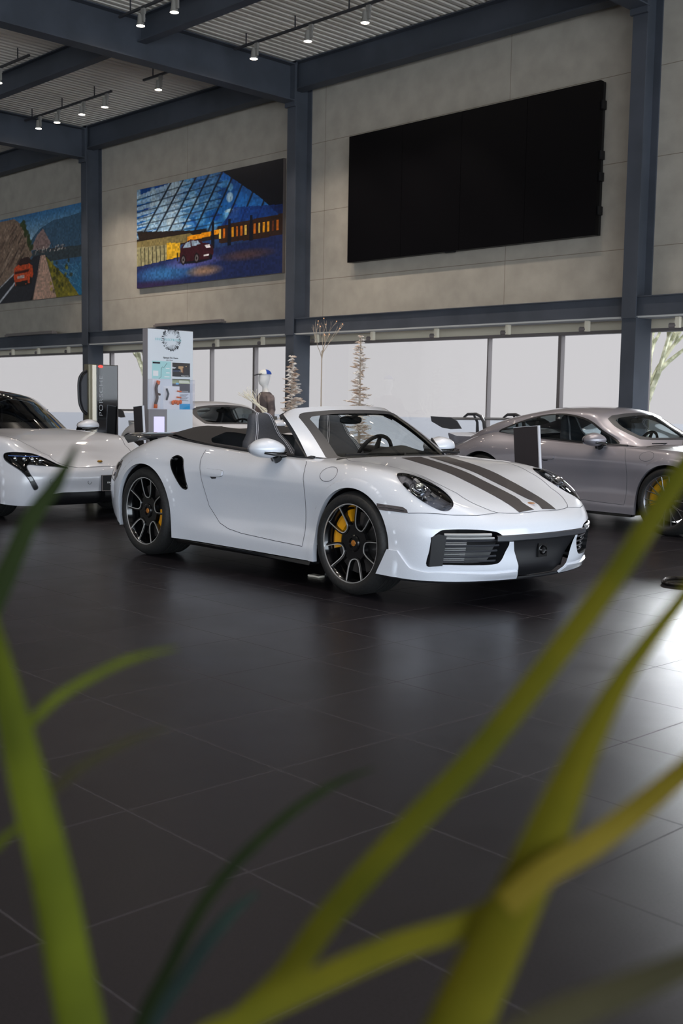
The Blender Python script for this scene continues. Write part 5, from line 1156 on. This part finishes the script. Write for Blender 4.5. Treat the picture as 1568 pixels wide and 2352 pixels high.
mb = MB(); mb.prism([(-.05, 1.60), (-.105, 1.55), (-.135, 1.48), (-.135, 1.25), (-.10, 1.14), (-.05, 1.10)], -.10, -.06, 'x'); mb.F = [f for f in mb.F]; 
mb2 = MB(); mb2.add([(-.12 if i < 6 else -.06, y, z) for i, (y, z) in enumerate([(-.05, 1.60), (-.105, 1.55), (-.135, 1.48), (-.135, 1.25), (-.10, 1.14), (-.05, 1.10)] * 2)], [(0, 1, 2, 3, 4, 5), (11, 10, 9, 8, 7, 6)] + [(i, (i + 1) % 6, 6 + (i + 1) % 6, 6 + i) for i in range(6)]); mb2.build('cable_holder', M['dark_trim'], ch)

# ------------------------------------------------------------------ mannequin with cap and jackets, facing image left
mq = thing('mannequin', 'white mannequin in a brown jacket, facing left beside the far column', 'mannequin', (-14.98, 12.76, 0), math.radians(252))
def rings(mb, L, n=16, ex=.8, mi=0):
    V = []
    for (x, z, rx, ry) in L:
        for k in range(n): a = 2 * PI * k / n; V.append((x + rx * math.copysign(abs(math.cos(a)) ** ex, math.cos(a)), ry * math.copysign(abs(math.sin(a)) ** ex, math.sin(a)), z))
    F = [(i * n + k, i * n + (k + 1) % n, (i + 1) * n + (k + 1) % n, (i + 1) * n + k) for i in range(len(L) - 1) for k in range(n)] + [tuple(range(n))[::-1], tuple(range((len(L) - 1) * n, len(L) * n))]
    mb.add(V, F, mi); return mb
mb = MB(); rings(mb, [(0, .78, .11, .16), (.0, 1.0, .10, .15), (0, 1.15, .10, .16), (0, 1.36, .09, .18), (0, 1.44, .06, .10), (0, 1.50, .05, .055), (.01, 1.55, .05, .05), (.03, 1.59, .08, .062), (.03, 1.65, .10, .074), (.02, 1.73, .105, .078), (.01, 1.79, .095, .07), (.0, 1.83, .05, .04)], 18, 1)
for s in (1, -1): mb.tube([(0, s * .09, .84), (.01, s * .09, .45), (0, s * .09, .08)], [.085, .06, .04], 10); mb.ell((.05, s * .09, .05), (.12, .045, .05), 12, 8)
mb.build('mannequin_body', M['mannequin'], mq, True, 60)
mb = MB(); rings(mb, [(0, .82, .16, .22), (0, 1.0, .15, .21), (0, 1.2, .15, .22), (0, 1.36, .14, .24), (0, 1.44, .09, .14), (0, 1.46, .07, .08)], 18, .9)
for s in (1, -1): mb.tube([(0, s * .20, 1.38), (.0, s * .30, 1.15), (.10, s * .33, .92)], [.075, .065, .05], 10)
mb.build('jacket', M['jacket'], mq, True, 60)
mb = MB(); rings(mb, [(-.03, .76, .17, .235), (-.03, .86, .185, .25), (-.03, .96, .18, .24), (-.03, 1.04, .165, .225)], 18, .9); mb.build('padded_coat', M['puffer'], mq, True, 60)
mb = MB(); mb.lathe([(.0, 0), (.16, 0), (.16, .012), (0, .014)], 24, 'z'); mb.build('base_plate', M['frame_alu'], mq)
cp = thing('baseball_cap', 'white and blue baseball cap with dark peak on the mannequin head', 'cap', (-14.98, 12.76, 1.765), math.radians(252))
mb = MB(); n = 16
for (a0, a1, nm, m_) in ((-1.5, 1.5, 'cap_front', M['cap_white']), (1.5, 2 * PI - 1.5, 'cap_back', M['cap_blue'])):
    mb = MB(); V = []; F = []; 
    for j in range(7):
        ph = j / 6 * PI / 2
        for i in range(13): a = a0 + (a1 - a0) * i / 12; V.append((.01 + .118 * math.cos(ph) * math.cos(a), .09 * math.cos(ph) * math.sin(a), .085 * math.sin(ph)))
    F = [(j * 13 + i, j * 13 + i + 1, (j + 1) * 13 + i + 1, (j + 1) * 13 + i) for j in range(6) for i in range(12)]; mb.add(V, F); mb.build(nm, m_, cp, True, 60)
mb = MB(); mb.hexa([(.10, -.075, .0), (.205, -.04, -.03), (.205, .04, -.03), (.10, .075, .0), (.10, -.075, .012), (.205, -.04, -.018), (.205, .04, -.018), (.10, .075, .012)]); mb.build('cap_peak', M['cap_black'], cp)
def twig(mb, p, d, L, r, depth, spread=.5, tips=None):
    q = p + d * L; mid = p + d * L * .5 + Vector((random.uniform(-1, 1), random.uniform(-1, 1), 0)) * L * .05
    mb.tube([p, mid, q], [r, r * .85, r * .7], 5)
    if depth == 0:
        if tips is not None: tips.append(q)
        return
    for k in range(random.choice((2, 3))):
        nd = (d + Vector((random.uniform(-1, 1), random.uniform(-1, 1), random.uniform(-.4, .6))) * spread).normalized(); twig(mb, q, nd, L * random.uniform(.6, .85), r * .66, depth - 1, spread, tips)
wb = thing('white_branch', 'white forked decorative branch in front of the mannequin', 'branch', (-14.36, 12.24, 0)); random.seed(11)
mb = MB(); mb.tube([(0, 0, .2), (0, .02, 1.15)], [.018, .014], 6)
for k in range(5): twig(mb, Vector((0, .02, 1.0 + k * .04)), Vector((random.uniform(-.9, -.1), random.uniform(-.9, .2), random.uniform(.5, 1))).normalized(), .22, .011, 2, .5)
mb.build('branches', M['white_branch'], wb, True)
mb = MB(); mb.lathe([(0, 0), (.12, 0), (.14, .22), (.12, .24), (0, .22)], 20, 'z'); mb.build('pot', M['pot'], wb, True, 40)

# ------------------------------------------------------------------ frosted trees inside the window
def conifer(x, y, h, rb, label, seed):
    random.seed(seed); r = thing('frosted_conifer', label, 'tree', (x, y, 0), 0, 'frosted artificial conifers by the window')
    mb = MB(); mb.tube([(0, 0, 0), (0, 0, h * .97)], [.03, .008], 6); mb.build('trunk', M['twig'], r)
    mb = MB(); nt_ = 40
    for j in range(nt_):
        f = j / nt_; z = .35 + (h - .38) * f; L = rb * (1 - f) ** .8 + .05
        for k in range(10):
            if random.random() < .30: continue
            a = random.random() * 2 * PI; Lk = L * random.uniform(.3, 1.3); e = Vector((math.cos(a) * Lk, math.sin(a) * Lk, Lk * random.uniform(-.25, .35)))
            p0 = Vector((0, 0, z)); mb.tube([p0, p0 + e * .55 + Vector((0, 0, .01)), p0 + e], [.006, .014, .003], 4)
            for q in (.35, .5, .65, .8):
                c = p0 + e * q; s_ = Vector((-math.sin(a), math.cos(a), random.uniform(-.3, .4))) * Lk * .28
                mb.tube([c, c + s_], [.008, .002], 3); mb.tube([c, c - s_ + Vector((0, 0, .01))], [.008, .002], 3)
    mb.build('foliage', M['flock'], r, False)
    mb = MB(); mb.lathe([(0, 0), (.13, 0), (.15, .26), (.13, .28), (0, .26)], 20, 'z'); mb.build('pot', M['pot'], r, True, 40); return r
conifer(-13.98, 12.48, 2.10, .27, 'shorter frosted conifer standing left of the column', 3)
conifer(-12.96, 13.06, 2.44, .29, 'taller frosted conifer reaching up to the band beam', 5)
tt = thing('bare_twig_tree', 'tall thin bare twig tree with small orange lights at its tips', 'tree', (-13.72, 12.90, 0)); random.seed(8); tips = []
mb = MB(); mb.tube([(0, 0, 0), (.01, 0, 1.2), (0, .01, 2.15)], [.012, .010, .009], 6)
for k in range(5): twig(mb, Vector((0, .01, 2.0 + .03 * k)), Vector((random.uniform(-.6, .6), random.uniform(-.6, .6), 1)).normalized(), .22, .007, 3, .38, tips)
mb.build('twigs', M['twig'], tt, True)
for q in tips[::6][:14]: mb = MB(); mb.ell(tuple(q), (.008, .008, .008), 8, 6); mb.build('light_bulb', M['bulb'], tt, True)
mb = MB(); mb.lathe([(0, 0), (.12, 0), (.14, .24), (.12, .26), (0, .24)], 20, 'z'); mb.build('pot', M['pot'], tt, True, 40)
# bare trees outside
def outtree(x, y, h, label, seed):
    random.seed(seed); r = thing('bare_tree', label, 'tree', (x, y, -.1), 0, 'bare trees outside'); mb = MB(); mb.tube([(0, 0, 0), (.05, 0, h * .35)], [.16, .12], 8)
    for k in range(4): twig(mb, Vector((.05, 0, h * .33)), Vector((random.uniform(-.7, .7), random.uniform(-.4, .4), 1)).normalized(), h * .2, .08, 4, .45)
    mb.build('trunk_and_boughs', M['glare_bark'], r, True)
outtree(-28.3, 19.5, 4.6, 'pale bare tree outside, seen between the charging pillar and the display tower', 21)
outtree(-12.2, 20.5, 4.2, 'pale bare tree outside, seen left of the right column', 34)
outtree(-10.1, 21.5, 3.4, 'pale bare tree outside at the right edge, above the grey coupe', 40)

# ------------------------------------------------------------------ price stands, stanchion foot, floor connector
def stand(x, y, ztop, wd, hh, label, rz=0.0):
    r = thing('price_stand', label, 'sign', (x, y, 0), rz, 'black price stands beside the cars'); b_ = thing_part('sign_head', r, (0, 0, 0))
    mb = MB(); mb.box((-wd / 2, -.012, -hh), (wd / 2, .012, 0)); o = mb.build('sign_panel', M['sign_black'], b_)
    mb = MB(); mb.box((wd / 2, -.014, -hh), (wd / 2 + .010, .014, .004)); mb.box((-wd / 2, -.014, 0), (wd / 2, .014, .004)); mb.build('sign_edge', M['sign_edge'], b_, label='bright metal edge')
    b_.location = (0, 0, ztop); b_.rotation_euler = (0, math.radians(-5), 0)
    sx = hh * math.sin(math.radians(5)); mb = MB(); mb.tube([(sx, .02, ztop - hh + .05), (sx, .02, .02)], .012, 8); mb.build('post', M['sign_edge'], r); mb = MB(); mb.box((sx - .13, -.12, 0), (sx + .13, .16, .012)); mb.build('base_plate', M['sign_black'], r); return r
stand(-5.74, 7.80, 1.09, .25, .45, 'black price stand between the white open-top car and the grey coupe')
stand(-11.80, 7.98, 1.19, .19, .50, 'black price stand between the charging pillar and the display tower')
st_ = thing('sign_stand', 'rounded dark chrome stand foot on the floor at the right edge', 'stand', (-3.90, 7.42, 0), math.radians(20))
mb = MB(); rp_ = [(.24 * math.copysign(abs(math.cos(a)) ** .6, math.cos(a)), .17 * math.copysign(abs(math.sin(a)) ** .6, math.sin(a))) for a in np.linspace(0, 2 * PI, 32, endpoint=False)]
mb.prism(rp_, 0, .012, 'z'); mb.build('foot_plate', M['black_gloss'], st_, False); mb = MB(); mb.tube([(x, y, .018) for x, y in rp_ + rp_[:1]], .014, 8, cap=False); mb.build('foot_rim', mat('dark_chrome', rgb(90, 84, 80), .15, .9), st_, True)
mb = MB(); mb.tube([(0, 0, .01), (0, 0, 1.1)], .018, 12); mb.box((-.15, -.01, 1.0), (.15, .01, 1.4)); mb.build('post', M['sign_black'], st_)
fc_ = thing('floor_socket', 'small pale plate and black plug on the floor under the white open-top car', 'socket', (-5.880, 5.520, 0))
mb = MB(); mb.box((-.07, -.03, 0), (.05, .03, .014)); bevel(mb.build('socket_plate', M['cream'], fc_), .003)
mb = MB(); mb.tube([(.055, .03, .02), (.10, .06, .022)], .02, 10); mb.build('plug', M['black_plastic'], fc_, True)

# ------------------------------------------------------------------ long-leaved plants close to the camera
def leaf(parent, pts, wd, m, label=None, fold=.25):
    """strap leaf: swept along pts with a shallow V section"""
    P = smooth_open(np.array(pts, float), 6); n = len(P); T = np.gradient(P, axis=0); T /= np.linalg.norm(T, axis=1)[:, None]
    view = P - np.array([0, 0, 1.2435]); view /= np.linalg.norm(view, axis=1)[:, None]; B = np.cross(T, view + np.array([.25, .1, .3])); B /= np.linalg.norm(B, axis=1)[:, None]; Nn = np.cross(B, T)
    t = np.linspace(0, 1, n); ws = np.interp(t, np.linspace(0, 1, len(wd)), wd) / 2; V = []; K = 5
    for i in range(n):
        for k in range(K):
            q = -1 + 2 * k / (K - 1); V.append(tuple(P[i] + B[i] * ws[i] * q + Nn[i] * ws[i] * fold * abs(q)))
    for i in range(n):
        for k in range(K):
            q = -1 + 2 * k / (K - 1); V.append(tuple(P[i] + B[i] * ws[i] * q * .98 + Nn[i] * (ws[i] * fold * abs(q) - .0008)))
    o_ = n * K; F = [(i * K + k, i * K + k + 1, (i + 1) * K + k + 1, (i + 1) * K + k) for i in range(n - 1) for k in range(K - 1)] + [(o_ + i * K + k, o_ + (i + 1) * K + k, o_ + (i + 1) * K + k + 1, o_ + i * K + k + 1) for i in range(n - 1) for k in range(K - 1)]
    F += [(i * K, (i + 1) * K, o_ + (i + 1) * K, o_ + i * K) for i in range(n - 1)] + [(i * K + K - 1, o_ + i * K + K - 1, o_ + (i + 1) * K + K - 1, (i + 1) * K + K - 1) for i in range(n - 1)]
    org = np.array(parent.location); V = [tuple(np.array(v) - org) for v in V]
    o = mk('leaf', V, F, m, parent, True, 60)
    if label: o['label'] = label
    return o
pl = thing('strap_leaf_plant', 'blurred long-leaved green plant close to the camera on the left', 'plant', (-.47, .26, 0), 0, 'long-leaved plants close to the camera')
pr = thing('strap_leaf_plant', 'blurred long-leaved yellow-green plant close to the camera on the right', 'plant', (-.34, .33, 0), 0, 'long-leaved plants close to the camera')
leaf(pl, [(-0.46824499999999997, 0.26261, 0.7), (-0.463, 0.2704, 0.8527), (-0.4583, 0.2774, 0.9181), (-0.4787, 0.2802, 0.9652), (-0.4984, 0.2825, 1.0036), (-0.5204, 0.2827, 1.0437), (-0.5413, 0.2838, 1.0812), (-0.5585, 0.2867, 1.1061), (-0.5757, 0.2894, 1.1274), (-0.5943, 0.2913, 1.1545)], [0.0123, 0.0221, 0.0246, 0.0235, 0.0225, 0.021, 0.0167, 0.0118, 0.0086, 0.0053], M['leaf_bright'])
leaf(pl, [(-0.5399, 0.2854, 1.0621), (-0.5419, 0.3021, 1.0729), (-0.5433, 0.3191, 1.0819), (-0.536, 0.3455, 1.094), (-0.5343, 0.365, 1.0978), (-0.5311, 0.3857, 1.0997)], [0.0061, 0.0061, 0.0056, 0.0047, 0.0037, 0.0009], M['leaf_bright'])
leaf(pl, [(-0.5451, 0.3034, 1.0215), (-0.5479, 0.3186, 1.0284), (-0.5504, 0.3342, 1.0345), (-0.5439, 0.3594, 1.045), (-0.5374, 0.3841, 1.0508)], [0.0063, 0.0063, 0.0058, 0.0048, 0.0014], M['leaf_umber'])
leaf(pl, [(-0.6489, 0.3231, 1.102), (-0.6528, 0.3402, 1.1301), (-0.655, 0.3601, 1.1663), (-0.6558, 0.3796, 1.1895), (-0.6591, 0.3967, 1.2135)], [0.0142, 0.0136, 0.012, 0.0098, 0.0027], M['leaf_dark'])
leaf(pl, [(-0.5479, 0.2686, 0.9979), (-0.5513, 0.283, 1.0027), (-0.5545, 0.2978, 1.009)], [0.0061, 0.0056, 0.0033], M['leaf_bright'])
leaf(pr, [(-0.36709, 0.332955, 0.7), (-0.4484, 0.3418, 0.8134), (-0.5206, 0.3497, 0.862), (-0.519, 0.3761, 0.9168), (-0.5136, 0.4041, 0.9557), (-0.4997, 0.44, 0.9884), (-0.4875, 0.4722, 1.0074), (-0.4775, 0.5007, 1.0154)], [0.0043, 0.0077, 0.0086, 0.0081, 0.0076, 0.0066, 0.0051, 0.001], M['leaf_dark'])
leaf(pr, [(-0.37256500000000004, 0.337605, 0.7), (-0.4703, 0.3604, 0.7948), (-0.5571, 0.3807, 0.8354), (-0.5517, 0.41, 0.884), (-0.546, 0.4369, 0.912), (-0.5424, 0.4594, 0.924)], [0.0054, 0.0098, 0.0109, 0.0103, 0.0093, 0.0027], M['leaf_blue'])
leaf(pr, [(-0.3508, 0.329235, 0.7), (-0.3832, 0.3269, 0.8534), (-0.412, 0.3249, 0.9192), (-0.4002, 0.3595, 0.9584), (-0.3957, 0.3848, 0.9838), (-0.3789, 0.4247, 1.0245), (-0.3638, 0.4621, 1.06), (-0.3457, 0.5049, 1.1113), (-0.3325, 0.5415, 1.155), (-0.3179, 0.5811, 1.2104), (-0.3048, 0.6186, 1.2603)], [0.0071, 0.0127, 0.0141, 0.0141, 0.0141, 0.0141, 0.0141, 0.0133, 0.0128, 0.012, 0.0107], M['leaf_yellow'])
leaf(pr, [(-0.334795, 0.335445, 0.7), (-0.3192, 0.3518, 0.8753), (-0.3053, 0.3663, 0.9504), (-0.3002, 0.3951, 0.9973), (-0.2975, 0.4196, 1.0304), (-0.2968, 0.4414, 1.0589), (-0.2967, 0.4619, 1.0826), (-0.2923, 0.488, 1.1141), (-0.2817, 0.5208, 1.1494), (-0.2697, 0.5553, 1.1864)], [0.0146, 0.0262, 0.0292, 0.0262, 0.0224, 0.0185, 0.0146, 0.0093, 0.0074, 0.0058], M['leaf_yellow'])
leaf(pr, [(-0.34411, 0.321825, 0.7), (-0.3564, 0.2973, 0.8822), (-0.3674, 0.2755, 0.9603), (-0.3621, 0.2999, 0.9736), (-0.353, 0.3277, 0.9821), (-0.3348, 0.3652, 0.9946), (-0.3177, 0.4008, 1.0017), (-0.3089, 0.4289, 1.0154)], [0.0058, 0.0104, 0.0116, 0.0119, 0.0123, 0.0123, 0.0116, 0.0075], M['leaf_yellow'])
leaf(pr, [(-0.2907, 0.3911, 1.0225), (-0.2863, 0.4141, 1.0324), (-0.2798, 0.439, 1.0399), (-0.2728, 0.4648, 1.0512), (-0.2631, 0.4944, 1.0685), (-0.251, 0.5273, 1.0934)], [0.0117, 0.0128, 0.0124, 0.0117, 0.0105, 0.0086], M['leaf_brown'])
leaf(pr, [(-0.323155, 0.322875, 0.7), (-0.2726, 0.3015, 0.9225), (-0.2277, 0.2825, 1.0179), (-0.222, 0.3062, 1.0233), (-0.2164, 0.3296, 1.0262), (-0.2066, 0.3573, 1.0298), (-0.1916, 0.3909, 1.0375)], [0.0044, 0.008, 0.0089, 0.0118, 0.0126, 0.0118, 0.0089], M['leaf_umber'])
for r in (pl, pr):
    mb = MB(); mb.lathe([(0, 0), (.06, 0), (.07, .60), (.066, .62), (.06, .58), (0, .58)], 28, 'z'); mb.build('planter', M['pot'], r, True, 40)
    mb = MB(); mb.tube([(0, 0, .55), (0, 0, .74)], [.03, .014], 8); mb.build('stem', M['leaf_umber'], r, True)
